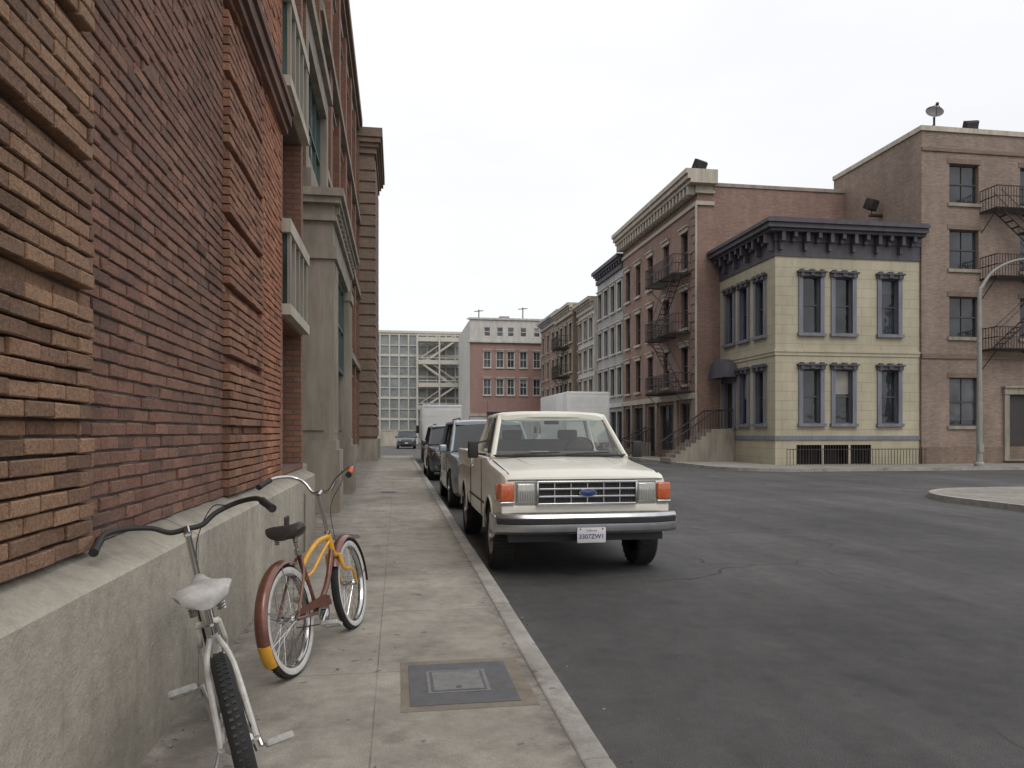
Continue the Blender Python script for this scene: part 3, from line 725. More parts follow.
def wheel(mb,x,y,r,side,w=.22,rimr=None,style='steel'):
    rimr=rimr or r*.58; s=side
    prof=[(rimr,-w*.42),(r*.80,-w*.5),(r*.93,-w*.49),(r*.985,-w*.40),(r,-w*.2),(r,w*.2),(r*.985,w*.40),(r*.93,w*.49),(r*.80,w*.5),(rimr,w*.42)]
    mb.lathe(prof,(x,y,r),m_tire,36,'x')
    for i in range(54):
        a=2*math.pi*i/54; mb.T=Matrix.Translation((x,y,r))@Matrix.Rotation(a,4,'X'); o=.02 if i%2 else -.02; mb.box(-w*.40+o,-w*.06+o,-.011,.011,r-.003,r+.002,m_rubber); mb.box(w*.06+o,w*.38+o*.2,-.004,.016,r-.003,r+.002,m_rubber); mb.T=None
    o=s*w*.42
    mb.lathe([(rimr+.004,o),(rimr-.012,o+s*.008),(rimr-.03,o-s*.03),(rimr-.04,o-s*.09),(rimr*.55,o-s*.05),(rimr*.5,o-s*.03),(rimr*.28,o-s*.025),(rimr*.26,o+s*.02),(0,o+s*.025)],(x,y,r),m_bump,28,'x')
    for i in range(8):
        a=2*math.pi*i/8; mb.T=Matrix.Translation((x,y,r))@Matrix.Rotation(a,4,'X'); mb.cbox(o-s*.06-.015,o-s*.06+.015,-.03,.03,rimr*.62,rimr*.84,m_rubber,.01); mb.T=None
def cut_wells(o,axles,r,zc,w,din,dark):
    bm=bmesh.new()
    for ay in axles:
        for s in (-1,1):
            mat=Matrix.Translation((s*(w-din/2+.15),ay,zc))@Matrix.Rotation(rad(90),4,'Y')
            bmesh.ops.create_cone(bm,cap_ends=True,segments=40,radius1=r,radius2=r,depth=din+.3,matrix=mat)
    me=bpy.data.meshes.new('cut'); bm.to_mesh(me); bm.free(); c=bpy.data.objects.new('cut',me); sc.collection.objects.link(c)
    md=o.modifiers.new('b','BOOLEAN'); md.operation='DIFFERENCE'; md.object=c; md.solver='EXACT'
    pm=o.parent; o.parent=None
    bpy.context.view_layer.update(); dg=bpy.context.evaluated_depsgraph_get()
    nm=bpy.data.meshes.new_from_object(o.evaluated_get(dg)); o.modifiers.clear(); o.data=nm; o.parent=pm
    bpy.data.objects.remove(c)
    nm.materials.append(dark); di=len(nm.materials)-1
    for p in nm.polygons:
        for ay in axles:
            d=math.hypot(p.center.y-ay,p.center.z-zc)
            if (abs(p.normal.x)<.3 and abs(d-r)<.03 and abs(p.center.x)<w-.01) or (abs(p.normal.x)>.9 and abs(abs(p.center.x)-(w-din))<.01 and d<r+.02): p.material_index=di; p.use_smooth=False
    try: nm.set_sharp_from_angle(angle=rad(30))
    except Exception: pass
def greenhouse(mb,paint,belt,roof,yb0,yb1,yt0,yt1,wb,wt,glass,mids=(),pr=.035):
    A={}
    for s in (-1,1):
        A['fb',s]=Vector((s*wb,yb0,belt));A['ft',s]=Vector((s*wt,yt0,roof));A['rb',s]=Vector((s*wb,yb1,belt));A['rt',s]=Vector((s*wt,yt1,roof))
        mb.tube([A['fb',s]-Vector((0,.0,.03)),A['ft',s]],[pr*1.1,pr],paint,8); mb.tube([A['rb',s]-Vector((0,0,.03)),A['rt',s]],[pr*1.6,pr*1.2],paint,8)
        mb.tube([A['ft',s],A['rt',s]],pr,paint,8); mb.tube([A['fb',s],A['rb',s]],pr*.8,paint,8)
        mb.quad(A['fb',s],A['rb',s],A['rt',s],A['ft',s],glass)
        for t in mids:
            mb.tube([A['fb',s].lerp(A['rb',s],t),A['ft',s].lerp(A['rt',s],t*1.0)],pr*.9,m_rubber,6)
    for k in 'fr':
        a,b,c,d=A[k+'b',-1],A[k+'b',1],A[k+'t',1],A[k+'t',-1]
        nn=8; rows=[]
        for j in range(5):
            l=a.lerp(d,j/4); r_=b.lerp(c,j/4); row=[]
            for i in range(nn+1):
                t=i/nn; p=l.lerp(r_,t); off=.07*(1-(2*t-1)**2); row.append(p+Vector((0,-off if k=='f' else off*.6,0)))
            rows.append(row)
        vs=[p for r_ in rows for p in r_]; fs=[(j*(nn+1)+i,j*(nn+1)+i+1,(j+1)*(nn+1)+i+1,(j+1)*(nn+1)+i) for j in range(4) for i in range(nn)]
        mb.add(vs,fs,glass,True)
        mb.tube(rows[0],pr*.5,m_rubber,6); mb.tube(rows[-1],pr*.7,paint,6)
    rings=[]
    for t,dz,dw in [(-.02,-.03,-.05),(.03,0,0),(.3,.012,.01),(.7,.012,.01),(.97,0,0),(1.02,-.03,-.05)]:
        y=yt0-.05+(yt1-yt0+.1)*t; w=wt+dw+.02
        h=[(w-.02,roof-.045+dz*.3),(w+.015,roof-.01+dz),(w-.01,roof+.022+dz),(w-.10,roof+.045+dz),(w*.5,roof+.06+dz),(0,roof+.065+dz)]
        rings.append([(x,y,z) for x,z in h]+[(-x,y,z) for x,z in h[::-1][1:]])
    mb.loft(rings,paint)

def pickup():
    E=empty('pickup_truck',(2.02,7.68,0),(0,0,rad(0.3)))
    paint=plain('cream_paint',(.74,.72,.63),.34,var=.05,scale=2,coat=.4,dirt=(.3,.8,(.36,.33,.28)))
    W=.97; b=MB(); B=1.265
    st=[(.10,.90,.52,1.02,.01),(.115,.93,.50,1.07,.02),(.17,.945,.48,1.11,.025),(.3,.955,.46,1.135,.03),(.7,.965,.44,1.17,.04),(1.1,.97,.44,1.20,.045),(1.36,.97,.44,1.235,.04),(1.5,.97,.44,B,.0),(2.2,.97,.44,B,0),(2.96,.965,.44,B,0)]
    b.loft([sect(*s) for s in st],paint); body=b.build('cab_body',E)
    cut_wells(body,[.82],.425,.40,W,.34,m_rubber)
    b=MB(); b.loft([sect(y,.965,.46,1.08,0,) for y in (2.99,3.4,3.9,4.4,4.86)],paint); bed=b.build('bed_body',E); cut_wells(bed,[3.80],.425,.40,W,.34,m_rubber)
    mb=MB()
    for s in (-1,1): mb.cbox(s*.93-.035,s*.93+.035,2.99,4.86,1.06,1.30,paint,.02)
    mb.cbox(-.9,.9,2.99,3.05,1.06,1.29,paint,.015); mb.cbox(-.9,.9,4.80,4.86,.7,1.29,paint,.015)
    mb.cbox(-.95,.95,4.9,5.02,.5,.7,m_bump,.03)
    greenhouse(mb,paint,B+.01,1.775,1.36,2.90,1.86,2.76,.85,.69,m_cg,pr=.034)
    for s in (-1,1):
        mb.tube([(s*.845,1.78,B+.02),(s*.73,2.0,1.75)],.014,m_rubber,6)
        mb.box(s*.973-.004,s*.973+.004,1.52,1.528,.5,B-.03,m_rubber); mb.box(s*.973-.004,s*.973+.004,2.80,2.808,.5,B-.03,m_rubber)
        mb.cbox(s*.965-.012,s*.965+.012,2.60,2.74,1.08,1.11,m_chr,.005)
        mb.box(s*.972-.004,s*.972+.006,1.25,2.95,.70,.725,m_rubber)
        mb.tube([(s*.90,1.62,B+.02),(s*1.06,1.58,B+.04)],.014,m_rubber,6); mb.tube([(s*.88,1.62,B+.2),(s*1.06,1.58,B+.16)],.010,m_rubber,6)
        mb.cbox(s*1.07-.065,s*1.07+.065,1.55,1.61,B-.02,B+.19,m_rubber,.018); mb.box(s*1.07-.055,s*1.07+.055,1.611,1.614,B,B+.17,m_chr)
    mb.box(-.84,.84,1.45,2.85,B+.001,B+.006,m_int); mb.cbox(-.8,.8,1.48,1.75,B-.01,B+.06,m_int,.03)
    mb.cbox(-.75,.75,2.55,2.72,B,1.47,m_seat,.05); 
    for x in (-.4,.4): mb.cbox(x-.14,x+.14,2.6,2.7,1.47,1.6,m_seat,.03)
    mb.T=Matrix.Translation((.38,1.9,1.33))@Matrix.Rotation(rad(-60),4,'X'); mb.lathe([(.19+.014*math.cos(a),.014*math.sin(a)) for a in [i*math.pi/3 for i in range(6)]],(0,0,0),m_rubber,28,'z',True); mb.box(-.18,.18,-.02,.02,-.01,.01,m_rubber); mb.T=None
    mb.cbox(-.1,.1,1.86,1.88,1.67,1.72,m_rubber,.008)
    mb.box(-.35,-.12,1.46,1.60,B+.058,B+.062,m_plate)
    mb.box(-.78,.78,1.30,1.35,B-.005,B+.017,m_rubber)
    mb.tube([(.05,1.27,B+.03),(.62,1.30,B+.05)],.008,m_rubber,5);mb.tube([(-.6,1.27,B+.03),(-.02,1.29,B+.055)],.008,m_rubber,5)
    for s in (-1,1):
        mb.tube([(s*.835,.18,1.122),(s*.85,.6,1.17),(s*.86,1.27,1.228)],.005,m_rubber,4)
        mb.tube([(s*.42,.19,1.122),(s*.5,.6,1.18),(s*.56,1.25,1.245)],.012,paint,6)
    mb.box(-.86,.86,.096,.102,1.052,1.062,m_rubber)
    g=.035
    mb.box(-.54,.54,.06,.12,.76+g,1.005+g,m_rubber)
    for z in (.765,1.0): mb.cbox(-.55,.55,.03,.10,z-.013+g,z+.013+g,m_chr,.006)
    for s in (-1,1): mb.cbox(s*.545-.012,s*.545+.012,.03,.10,.76+g,1.005+g,m_chr,.006)
    for z in (.845,.925): mb.cbox(-.53,.53,.035,.07,z-.011+g,z+.011+g,m_bump,.004)
    for i in range(5): x=-.36+i*.18; mb.box(x-.006,x+.006,.04,.07,.77+g,1.0+g,m_bump)
    for i in range(33): x=-.52+i*.0325; mb.box(x-.003,x+.003,.05,.07,.77+g,1.0+g,m_iron)
    mb.T=Matrix.Translation((0,.03,.885+g))@Matrix.Diagonal((1.,1,.42,1)); mb.lathe([(0,-.012),(.085,-.008),(.092,0)],(0,0,0),m_blue,28,'y'); mb.lathe([(.088,-.010),(.098,-.010),(.1,.01)],(0,0,0),m_chr,28,'y'); mb.T=None
    for s in (-1,1):
        x0,x1=(.56,.775) if s>0 else (-.775,-.56)
        mb.box(x0-.004,x1+.004,.075,.12,.765+g,1.005+g,m_chr); mb.cbox(x0+.008,x1-.008,.045,.12,.785+g,.985+g,m_hl,.015)
        for i in range(7): 
            xx=x0+.03+i*.026; mb.box(xx,xx+.004,.0425,.046,.80+g,.97+g,m_bump)
        a,bb=(.79,.945) if s>0 else (-.945,-.79)
        mb.cbox(a,bb,.06,.24,.80+g,.985+g,m_amb,.02); mb.cbox(a,bb+.0,.055,.2,.765+g,.795+g,m_chr,.006)
        mb.cbox(s*.96-.006,s*.96+.012,.22,.32,.8+g,.97+g,m_amb,.005)
    mb.cbox(-.93,.93,.08,.14,.70,.79,paint,.015)
    xs=[-1.0,-.985,-.9,-.7,-.4,0,.4,.7,.9,.985,1.0]; yf=lambda x: .14*max(0,(abs(x)-.55)/.45)**2
    sweepx=lambda xs,prof,mat: mb.loft([[(x,yf(x)+dy,z) for dy,z in prof] for x in xs],mat)
    sweepx(xs,[(-.05,.49),(-.09,.52),(-.10,.60),(-.085,.665),(-.06,.70),(.02,.70),(.02,.49)],m_bump)
    sweepx([x*.985 for x in xs],[(-.108,.60),(-.118,.61),(-.118,.655),(-.108,.665),(-.08,.665),(-.08,.60)],m_rubber)
    for s in (-1,1): mb.cbox(s*.995-.02,s*.995+.015,.06,.42,.50,.69,m_bump,.015)
    mb.box(-.85,.85,.06,.2,.40,.50,m_rubber)
    mb.cbox(-.155,.155,-.125,-.112,.405,.565,m_plate,.004); 
    for x in (-.12,.12):
        mb.lathe([(0,-.004),(.008,-.003),(.009,0)],(x,-.125,.55),m_rubber,8,'y')
    mb.box(-.5,.5,.4,4.6,.35,.46,m_rubber); mb.tube([(-.8,.82,.36),(.8,.82,.36)],.05,m_rubber,8); mb.tube([(-.8,3.8,.37),(.8,3.8,.37)],.06,m_rubber,8)
    for ay in (.82,3.80):
        for s in (-1,1):
            mb.tube([(s*.972,ay+.432*math.cos(a),.40+.432*math.sin(a)) for a in [rad(3+i*8.7) for i in range(21)]],.012,paint,6)
    for y in (.82,3.80):
        for s in (-1,1): wheel(mb,s*.84,y,.36,s,.24)
    mb.tube([(-.9,1.3,1.2),(-.92,1.34,1.95)],.003,m_rubber,4)
    mb.build('trim',E)
    tx=bpy.data.curves.new('plate_text','FONT'); tx.body='3307ZW1'; tx.size=.066; tx.align_x='CENTER'; tx.extrude=.0006; tx.offset=.0012
    t=bpy.data.objects.new('plate_text',tx); sc.collection.objects.link(t); t.parent=E; t.location=(0,-.1262,.45); t.rotation_euler=(rad(90),0,0); tx.materials.append(m_pl2)
    tx=bpy.data.curves.new('plate_state','FONT'); tx.body='California'; tx.size=.03; tx.align_x='CENTER'; tx.extrude=.0006
    t=bpy.data.objects.new('plate_state',tx); sc.collection.objects.link(t); t.parent=E; t.location=(0,-.1262,.525); t.rotation_euler=(rad(90),0,0); tx.materials.append(m_red)
    return E
pickup()

def car(name,loc,col,L=4.6,W=.92,belt=1.08,roof=1.68,hood=.95,ax=(.85,3.65),r=.35,suv=True,rot=0,metal=.4):
    E=empty(name,loc,(0,0,rot)); paint=plain(name+'_paint',col,.35,metal,var=.04,scale=2,coat=.7,dirt=(.2,.7,(.2,.19,.17)))
    hz=hood; b=MB(); rb=belt
    st=[(.0,.70,.40,hz-.25,.01),(.04,.80,.33,hz-.12,.02),(.16,.87,.28,hz-.03,.03),(.5,.905,.26,hz+.03,.04),(1.0,W,.26,hz+.08,.03),(1.25,W,.26,belt,.0),(2.4,W+.01,.26,belt+.01,0),(L-.8,W,.27,belt+.02,0),(L-.2,W-.03,.32,belt+.0,0),(L-.02,W-.10,.38,belt-.08,0)]
    b.loft([sect(y,w,zb,zt,cr,.72) for y,w,zb,zt,cr in st],paint); body=b.build('body',E); cut_wells(body,list(ax),r+.05,r+.01,W,.3,m_rubber)
    mb=MB()
    if suv: greenhouse(mb,paint,belt,roof,1.15,L-.15,1.85,L-.5,W-.09,W-.22,m_dkg,(.36,.68))
    else: greenhouse(mb,paint,belt,roof,1.15,L-.7,1.9,L-1.35,W-.09,W-.24,m_dkg,(.5,))
    mb.cbox(-.42,.42,-.015,.06,hz-.30,hz-.14,m_rubber,.02)
    for z in (hz-.26,hz-.22,hz-.18): mb.box(-.4,.4,-.022,-.01,z-.008,z+.008,m_chr)
    mb.cbox(-.5,.5,-.02,.08,.36,.50,m_rubber,.03)
    for s in (-1,1):
        mb.T=Matrix.Translation((s*.64,.10,hz-.17))@Matrix.Rotation(s*.5,4,'Z'); mb.cbox(-.17,.17,-.08,.08,-.075,.07,m_hl,.03); mb.T=None
        mb.cbox(s*.62-.08,s*.62+.08,-.0,.08,.42,.5,m_hl,.02)
        mb.cbox(s*(W+.07)-.09,s*(W+.07)+.08,1.35,1.47,belt-.02,belt+.15,paint,.035); mb.box(s*(W-.05)-.05,s*(W-.05)+.05,1.38,1.42,belt,belt+.04,m_rubber)
        mb.cbox(s*(W-.14)-.08,s*(W-.14)+.08,L-.15,L+.0,belt-.3,belt-.08,m_red,.03)
        for y in (1.3,2.35,3.35): mb.box(s*(W+.003)-.003,s*(W+.003)+.003,y,y+.008,.4,belt-.06,m_rubber)
        for y in (2.1,3.1): mb.cbox(s*(W+.01)-.012,s*(W+.01)+.012,y,y+.16,belt-.16,belt-.12,paint,.008)
        for y in ax: wheel(mb,s*(W-.12),y,r,s,.22,r*.66)
    mb.box(-.15,.15,-.03,-.02,.5,.6,m_plate)
    mb.box(-.5,.5,.3,L-.3,.2,.3,m_rubber)
    if suv:
        for s in (-1,1): mb.tube([(s*.6,2.0,roof+.05),(s*.6,2.1,roof+.1),(s*.6,L-.7,roof+.1),(s*.6,L-.6,roof+.05)],.015,m_rubber,6)
    mb.build('trim',E); return E
car('suv',(2.0,14.6,0),(.30,.34,.38),4.8,.95,1.15,1.78,1.05,(.88,3.75),.38)
car('suv',(1.93,23.6,0),(.05,.052,.06),4.7,.97,1.15,1.74,1.03,(.88,3.7),.39)
car('suv',(.85,69,0),(.05,.055,.065),4.4,.90,1.05,1.62,.95,(.85,3.4),.35)

def box_truck(name,loc,boxz=3.6,w=1.2,L=6.0):
    E=empty(name,loc); mb=MB(); mw=plain(name+'_white',(.60,.60,.575),.45,var=.1,scale=1.2,coat=.3)
    mb.cbox(-w,w,0,L,.95,boxz,mw,.04)
    for z in range(int((boxz-1.2)/.32)): mb.box(-w+.14,w-.14,-.012,-.002,1.08+z*.32,1.08+z*.32+.31,mw)
    for s in (-1,1):
        mb.box(s*w-.06 if s>0 else -w-.004,s*w+.004 if s>0 else -w+.06,-.015,-.001,1.0,boxz-.05,m_bump)
        mb.box(s*w-.003,s*w+.003,.05,L-.05,.96,1.06,m_bump); mb.cbox(s*(w-.12)-.09,s*(w-.12)+.09,-.03,.02,.72,.86,m_red,.01)
        for y in (1.3,): 
            wheel(mb,s*(w-.2),y,.45,s,.26); wheel(mb,s*(w-.48),y,.45,s,.24)
        wheel(mb,s*(w-.25),L+1.1,.45,s,.26)
        for i in range(int(L/1.4)-1): mb.box(s*w-.004,s*w+.004,.9+i*1.4,.93+i*1.4,1.06,boxz-.06,mw)
    mb.box(-w+.001,w-.001,-.014,-.002,boxz-.14,boxz-.04,m_bump)
    mb.box(-w+.05,w-.05,-.08,.1,.5,.62,m_rubber); mb.box(-w+.08,w-.08,.02,L,.86,.949,m_rubber); mb.box(-.45,.45,.1,L+1.8,.55,.86,m_rubber)
    b=w-.15
    mb.loft([[(x,y,z) for x,z in ((-b,.55),(b,.55),(b,zt-.25),(b-.15,zt),(-b+.15,zt),(-b,zt-.25))] for y,zt in ((L+.08,2.35),(L+.9,2.4),(L+1.3,2.3),(L+1.7,1.5),(L+2.3,1.35),(L+2.35,1.0))],mw,False)
    mb.quad((-b+.1,L+1.32,2.2),(b-.1,L+1.32,2.2),(b-.05,L+1.72,1.52),(-b+.05,L+1.72,1.52),m_dkg)
    for s in (-1,1): 
        mb.quad((s*(b+.004),L+.4,1.45),(s*(b+.004),L+1.3,1.45),(s*(b+.004),L+1.15,2.1),(s*(b+.004),L+.4,2.1),m_dkg); mb.cbox(s*(b+.22)-.09,s*(b+.22)+.09,L+1.5,L+1.56,1.5,1.95,m_rubber,.02); mb.tube([(s*b,L+1.5,1.7),(s*(b+.15),L+1.53,1.7)],.015,m_rubber,5)
    mb.build('body',E)
box_truck('box_truck',(10.9,41.5,0),3.9,1.25,8.0)
box_truck('box_truck',(2.25,37.5,0),2.95,1.0,4.2)

# ------------------------------------------------------------ bicycles
def bicycle(loc,head,lean,frame_m,fork_m,seat_m,grip_m,grip2_m=None,fender_m=None,tip_m=None,whitewall=False,steer=0,bar_h=1.0,rise=.1,guard=None,crank=50,tk=1.,front_m=None,bw=1.,bar_m=None,sw=1.,sz=0.,tr=.031):
    E=empty('bicycle',loc,(0,0,0)); E.rotation_euler=(Matrix.Rotation(head,4,'Z')@Matrix.Rotation(lean,4,'Y')).to_euler()
    mb=MB(); Rw=.33; WB=1.10; front_m=front_m or frame_m; bar_m=bar_m or m_chr
    A=Vector((0,.795,.0)); S=Matrix.Translation(A)@Matrix.Rotation(steer,4,'Z')@Matrix.Translation(-A)
    def whl(y):
        c=(0,y,Rw)
        mb.lathe([(Rw-tr+tr*math.cos(a),tr*.97*math.sin(a)) for a in [i*2*math.pi/12 for i in range(12)]],c,m_tire,56,'x',True)
        for i in range(80):
            a=2*math.pi*i/80; T0=mb.T; mb.T=(T0 if T0 is not None else Matrix())@Matrix.Translation(c)@Matrix.Rotation(a,4,'X')
            mb.box(-.017,-.003,-.007,.003,Rw-.004,Rw+.0015,m_rubber); mb.box(.003,.017,-.003,.007,Rw-.004,Rw+.0015,m_rubber); mb.T=T0
        if whitewall:
            for s in (-1,1): mb.lathe([(Rw-.054,s*.0245),(Rw-.040,s*.0305),(Rw-.024,s*.0312),(Rw-.018,s*.0290)],c,m_wall,56,'x')
        mb.lathe([(Rw-.064,-.015),(Rw-.052,-.020),(Rw-.048,-.014),(Rw-.055,0),(Rw-.048,.014),(Rw-.052,.020),(Rw-.064,.015),(Rw-.07,0)],c,m_chr,56,'x',True)
        mb.lathe([(0,-.05),(.018,-.05),(.03,-.035),(.03,-.03),(.014,-.026),(.014,.026),(.03,.03),(.03,.035),(.018,.05),(0,.05)],c,m_chr,16,'x')
        for i in range(32):
            a=2*math.pi*i/32; s=1 if i%2 else -1; a2=a+(.45 if (i//2)%2 else -.45)
            mb.tube([(s*.032,y+.028*math.cos(a2),Rw+.028*math.sin(a2)),(0,y+(Rw-.066)*math.cos(a),Rw+(Rw-.066)*math.sin(a))],.0016,m_chr,3,caps=False)
    def fender(y,a0,a1,mat):
        prof=[]
        for i in range(9):
            t=-1.25+2.5*i/8; prof.append((Rw+.004+.036*math.cos(t)-.01,.042*math.sin(t)))
        mb.lathe(prof,(0,y,Rw),mat,30,'x',False,a0,a1)
    whl(0)
    BB=Vector((0,.43,.28)); ST=Vector((0,.265,.70)); H0=Vector((0,.83,.60)); H1=Vector((0,.785,.745))
    t=frame_m
    mb.tube([BB,ST],.0155*tk,t,10); mb.tube([H1+(H0-H1)*.8,(0,.66,.42),BB],.018*tk,t,10,5)
    mb.tube([H1+(H0-H1)*.15,(0,.6,.715),(0,.42,.66),(0,.3,.60)],.0165*tk,front_m,10,5)
    mb.tube([H1+(H0-H1)*.35,(0,.62,.62),(0,.45,.54),(0,.32,.52)],.011*tk,front_m,8,5)
    for s in (-1,1):
        mb.tube([BB+Vector((s*.03,0,0)),(s*.048,.25,.30),(s*.062,0,Rw)],.010*tk,t,8,4); mb.tube([(s*.015,.268,.66),(s*.048,.2,.56),(s*.062,0,Rw)],.0085*tk,t,8,4)
    mb.tube([H0,H1],.02*tk,front_m,12); mb.tube([H0+(H0-H1)*.08,H0],.024,m_chr,12); mb.tube([H1,H1+(H1-H0)*.1],.024,m_chr,12)
    mb.tube([ST,(0,.225,.83+sz)],.0125,m_chr,10); mb.tube([ST-Vector((0,0,.02)),ST+Vector((0,-.006,.015))],.02,m_chr,10)
    mb.lathe([(0,-.04),(.022,-.04),(.022,.04),(0,.04)],BB,t,14,'x')
    rings=[]
    for y,w,zt,th in [(.06,.055,.85,.03),(.075,.105,.872,.05),(.12,.128,.888,.062),(.19,.108,.876,.06),(.24,.066,.872,.052),(.30,.040,.876,.045),(.345,.030,.878,.038),(.37,.012,.866,.02)]:
        rr=[]
        for i in range(18):
            a=2*math.pi*i/18; dip=-.008*(1-abs(math.cos(a))) if y<.22 else 0
            rr.append((w*sw*math.cos(a),y,sz+(zt+dip-.02+.024*math.sin(a) if math.sin(a)>0 else zt-.02+th*1.1*math.sin(a))))
        rings.append(rr)
    mb.loft(rings,seat_m)
    for s in (-1,1):
        mb.tube([(s*.02,.33,.835+sz),(s*.03,.22,.81+sz),(s*.06,.12,.82+sz)],.004,m_chr,6,3)
        for q in range(4): mb.lathe([(.013,-.004),(.018,0),(.013,.004)],(s*.06*sw,.12,sz+.775+q*.011),m_chr,10,'z')
    mb.lathe([(.0,0),(.05,.0),(.055,.004),(.085,.004),(.085,-.002),(.05,-.002)],BB+Vector((.05,0,0)),m_chr,28,'x')
    ca=rad(crank)
    for s in (-1,1):
        d=Vector((0,math.cos(ca),math.sin(ca)))*(-s)*.165
        p0=BB+Vector((s*.065,0,0)); p1=p0+d+Vector((s*.02,0,0)); mb.tube([BB+Vector((s*.02,0,0)),p0],.012,m_chr,8); mb.tube([p0,p1],[.013,.011],m_chr,8)
        pc=p1+Vector((s*.07,0,0)); mb.tube([p1,pc+Vector((s*.04,0,0))],.007,m_chr,6)
        T0=mb.T; mb.T=Matrix.Translation(pc)@Matrix.Rotation(rad(-25),4,'X')@Matrix.Translation(-pc)
        for q in (-.038,.038): mb.cbox(pc.x-.052,pc.x+.052,pc.y+q-.011,pc.y+q+.011,pc.z-.014,pc.z+.014,m_ped,.004)
        for q in (-.05,.05): mb.box(pc.x+q-.006,pc.x+q+.006,pc.y-.038,pc.y+.038,pc.z-.010,pc.z+.010,m_ped)
        mb.T=T0
    for zz in (.045,-.05): mb.tube([BB+Vector((.05,.0,zz*1.7)),(.05,0,Rw+zz)],.004,m_iron,5)
    if guard:
        for xx in (.062,.066):
            mb.add([(xx,.54,.30),(xx,.52,.36),(xx,.43,.385),(xx,.2,.385),(xx,-.02,.37),(xx,.0,.345),(xx,.3,.33),(xx,.42,.30)],[(0,1,2,3,4,5,6,7)],guard)
    mb.tube([BB+Vector((-.03,-.06,-.01)),(-.10,.30,.14),(-.17,.26,.02)],.008,m_chr,8)
    if fender_m:
        fender(0,rad(62),rad(190),fender_m)
        if tip_m: fender(0,rad(190.3),rad(214),tip_m)
        for s in (-1,1):
            for a in (100,160,195): mb.tube([(s*.06,0,Rw),(s*.034,(Rw+.002)*math.cos(rad(a)),Rw+(Rw+.002)*math.sin(rad(a)))],.003,m_chr,5)
    mb.T=S
    whl(WB)
    C=H0+(H0-H1)*.12
    for s in (-1,1): mb.tube([C+Vector((s*.045,0,0)),C+Vector((s*.055,.04,-.10)),(s*.058,WB-.06,.44),(s*.058,WB,Rw)],[.014,.014,.012,.009],fork_m,8,5)
    mb.tube([C+Vector((-.05,0,0)),C+Vector((.05,0,0))],.016,fork_m,8)
    top=H1+(H1-H0)*((bar_h-.06-.745)/.145)
    mb.tube([H1,top],.0135,m_chr,10); mb.tube([top,top+Vector((0,.06,.02))],.017,m_chr,10)
    bc=top+Vector((0,.06,.02))
    for s in (-1,1):
        P=[bc,bc+Vector((s*.07*bw,.01,0)),bc+Vector((s*.14*bw,.03,rise*.6)),bc+Vector((s*.24*bw,.02,rise)),bc+Vector((s*.32*bw,-.09,rise+.01)),bc+Vector((s*.345*bw,-.2,rise-.01))]
        mb.tube(P,.0118,bar_m,10,5)
        g0=bc+Vector((s*.338*bw,-.15,rise-.0)); g1=bc+Vector((s*.36*bw,-.27,rise-.03))
        gm=grip2_m if (grip2_m and s>0) else grip_m
        mb.tube([g0,g0.lerp(g1,.5),g1],[.018,.0165,.0185],gm,12,3)
        if grip2_m: mb.tube([g1,g1.lerp(g0,-.2)],.02,m_rubber,12)
    if fender_m:
        fender(WB,rad(-8),rad(150),fender_m)
        for s in (-1,1): mb.tube([(s*.06,WB,Rw),(s*.034,WB+(Rw+.002)*math.cos(rad(10)),Rw+(Rw+.002)*math.sin(rad(10)))],.003,m_chr,5)
    mb.tube([bc+Vector((.2*bw,.0,rise)),bc+Vector((.12,.12,.05)),bc+Vector((.02,.10,-.12)),H0+Vector((.02,.04,.05))],.0025,m_rubber,5,6)
    mb.T=None
    mb.build('bicycle_parts',E,ang=40)
    return E
m_wall=plain('whitewall',(.5,.49,.46),.7,var=.2,scale=20); m_ped=plain('pedal_grey',(.40,.40,.375),.5,var=.3,scale=30)
m_bw=plain('worn_white_paint',(.55,.535,.49),.45,var=.3,scale=14,bmp=.0008); m_bws=plain('white_vinyl',(.46,.445,.42),.5,var=.35,scale=10,bmp=.001)
m_cop=plain('copper_paint',(.17,.07,.047),.35,.3,var=.35,scale=12,coat=.4); m_ylw=plain('yellow_paint',(.68,.34,.03),.35,var=.2,coat=.4)
m_rg=plain('red_grip',(.58,.10,.03),.6); m_bs=plain('brown_saddle',(.035,.03,.028),.55,var=.3)
bicycle((-.50,2.82,.12),rad(17),rad(-12),m_bw,m_bw,m_bws,m_rubber,guard=None,crank=50,bar_h=1.08,rise=.06,tk=1.3,steer=rad(0),bar_m=m_rubber,sw=.82,sz=.025,bw=.96,tr=.035)
bicycle((-.60,4.55,.12),rad(-16),rad(-8),m_cop,m_ylw,m_bs,m_rubber,grip2_m=m_rg,fender_m=m_cop,tip_m=m_ylw,whitewall=True,steer=rad(2),bar_h=1.08,rise=.13,guard=m_cop,crank=20,front_m=m_ylw,tk=1.1,bw=.85)

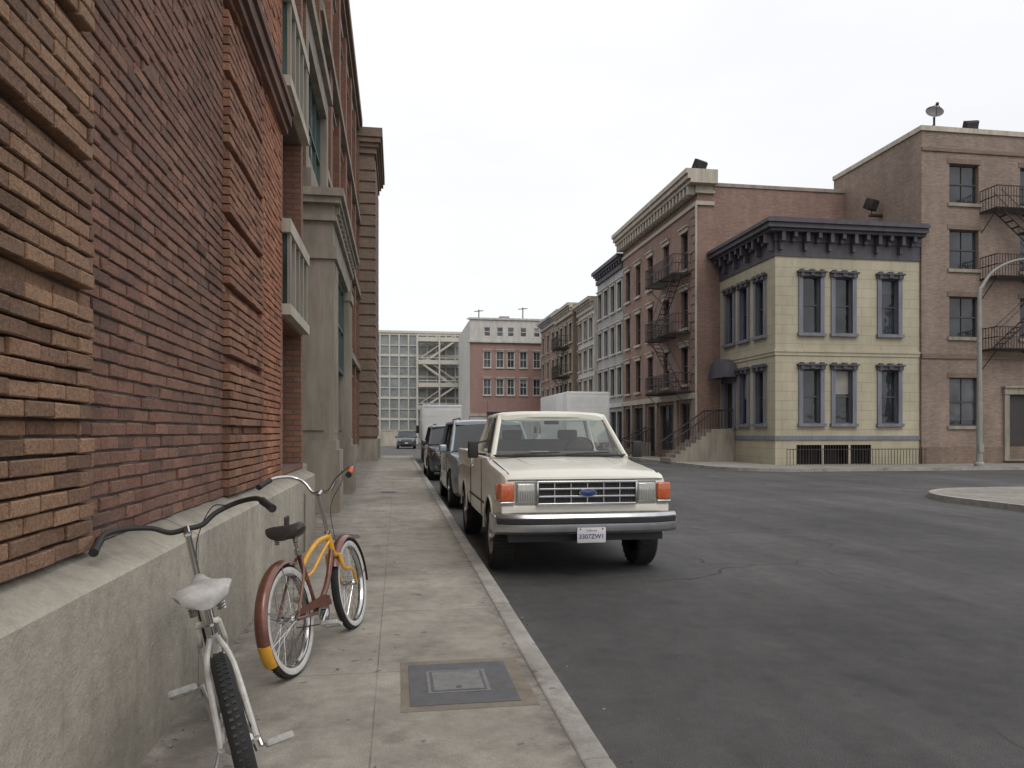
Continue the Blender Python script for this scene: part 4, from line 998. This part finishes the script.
# ------------------------------------------------------------ sky, sun, camera
w=bpy.data.worlds.new('World'); sc.world=w; w.use_nodes=True; nt=w.node_tree; nt.nodes.clear()
out=N(nt,'ShaderNodeOutputWorld'); sky=N(nt,'ShaderNodeTexSky',sky_type='NISHITA'); sky.sun_disc=False; sky.sun_elevation=rad(50); sky.sun_rotation=rad(172)
hs=N(nt,'ShaderNodeHueSaturation'); hs.inputs['Saturation'].default_value=.35; nt.links.new(sky.outputs[0],hs.inputs['Color'])
b1=N(nt,'ShaderNodeBackground'); b1.inputs[1].default_value=.05; nt.links.new(hs.outputs[0],b1.inputs[0])
tc=N(nt,'ShaderNodeTexCoord'); sp=N(nt,'ShaderNodeSeparateXYZ'); nt.links.new(tc.outputs['Generated'],sp.inputs[0])
g=ramp(nt,sp.outputs[2],0,.9,.64,1.12)
nz=ramp(nt,noise(nt,stretch(nt,tc.outputs['Generated'],(1,1,3)),2.2,5,.55),.3,.7,.94,1.04)
cl=mixc(nt,1,(1.0,.99,1.0),gray(nt,M_(nt,'MULTIPLY',g,nz)),'MULTIPLY')
b2=N(nt,'ShaderNodeBackground'); b2.inputs[1].default_value=1; nt.links.new(cl,b2.inputs[0])
ad=N(nt,'ShaderNodeAddShader'); nt.links.new(b1.outputs[0],ad.inputs[0]); nt.links.new(b2.outputs[0],ad.inputs[1]); nt.links.new(ad.outputs[0],out.inputs[0])
sl=bpy.data.lights.new('sun','SUN'); sl.energy=.85; sl.angle=rad(25); sl.color=(1,.95,.88); so=bpy.data.objects.new('sun',sl); sc.collection.objects.link(so)
so.rotation_euler=Vector((-.15,1,-1.25)).to_track_quat('-Z','Y').to_euler()
cam=bpy.data.cameras.new('camera'); co=bpy.data.objects.new('camera',cam); sc.collection.objects.link(co)
co.location=(0,0,1.57); co.rotation_euler=(rad(90),0,-rad(8.83)); cam.lens=26.0; cam.sensor_width=36; cam.shift_y=48/1024; cam.clip_end=2000; cam.clip_start=.05
sc.camera=co
sc.view_settings.view_transform='Standard'; sc.view_settings.look='None'; sc.view_settings.exposure=0
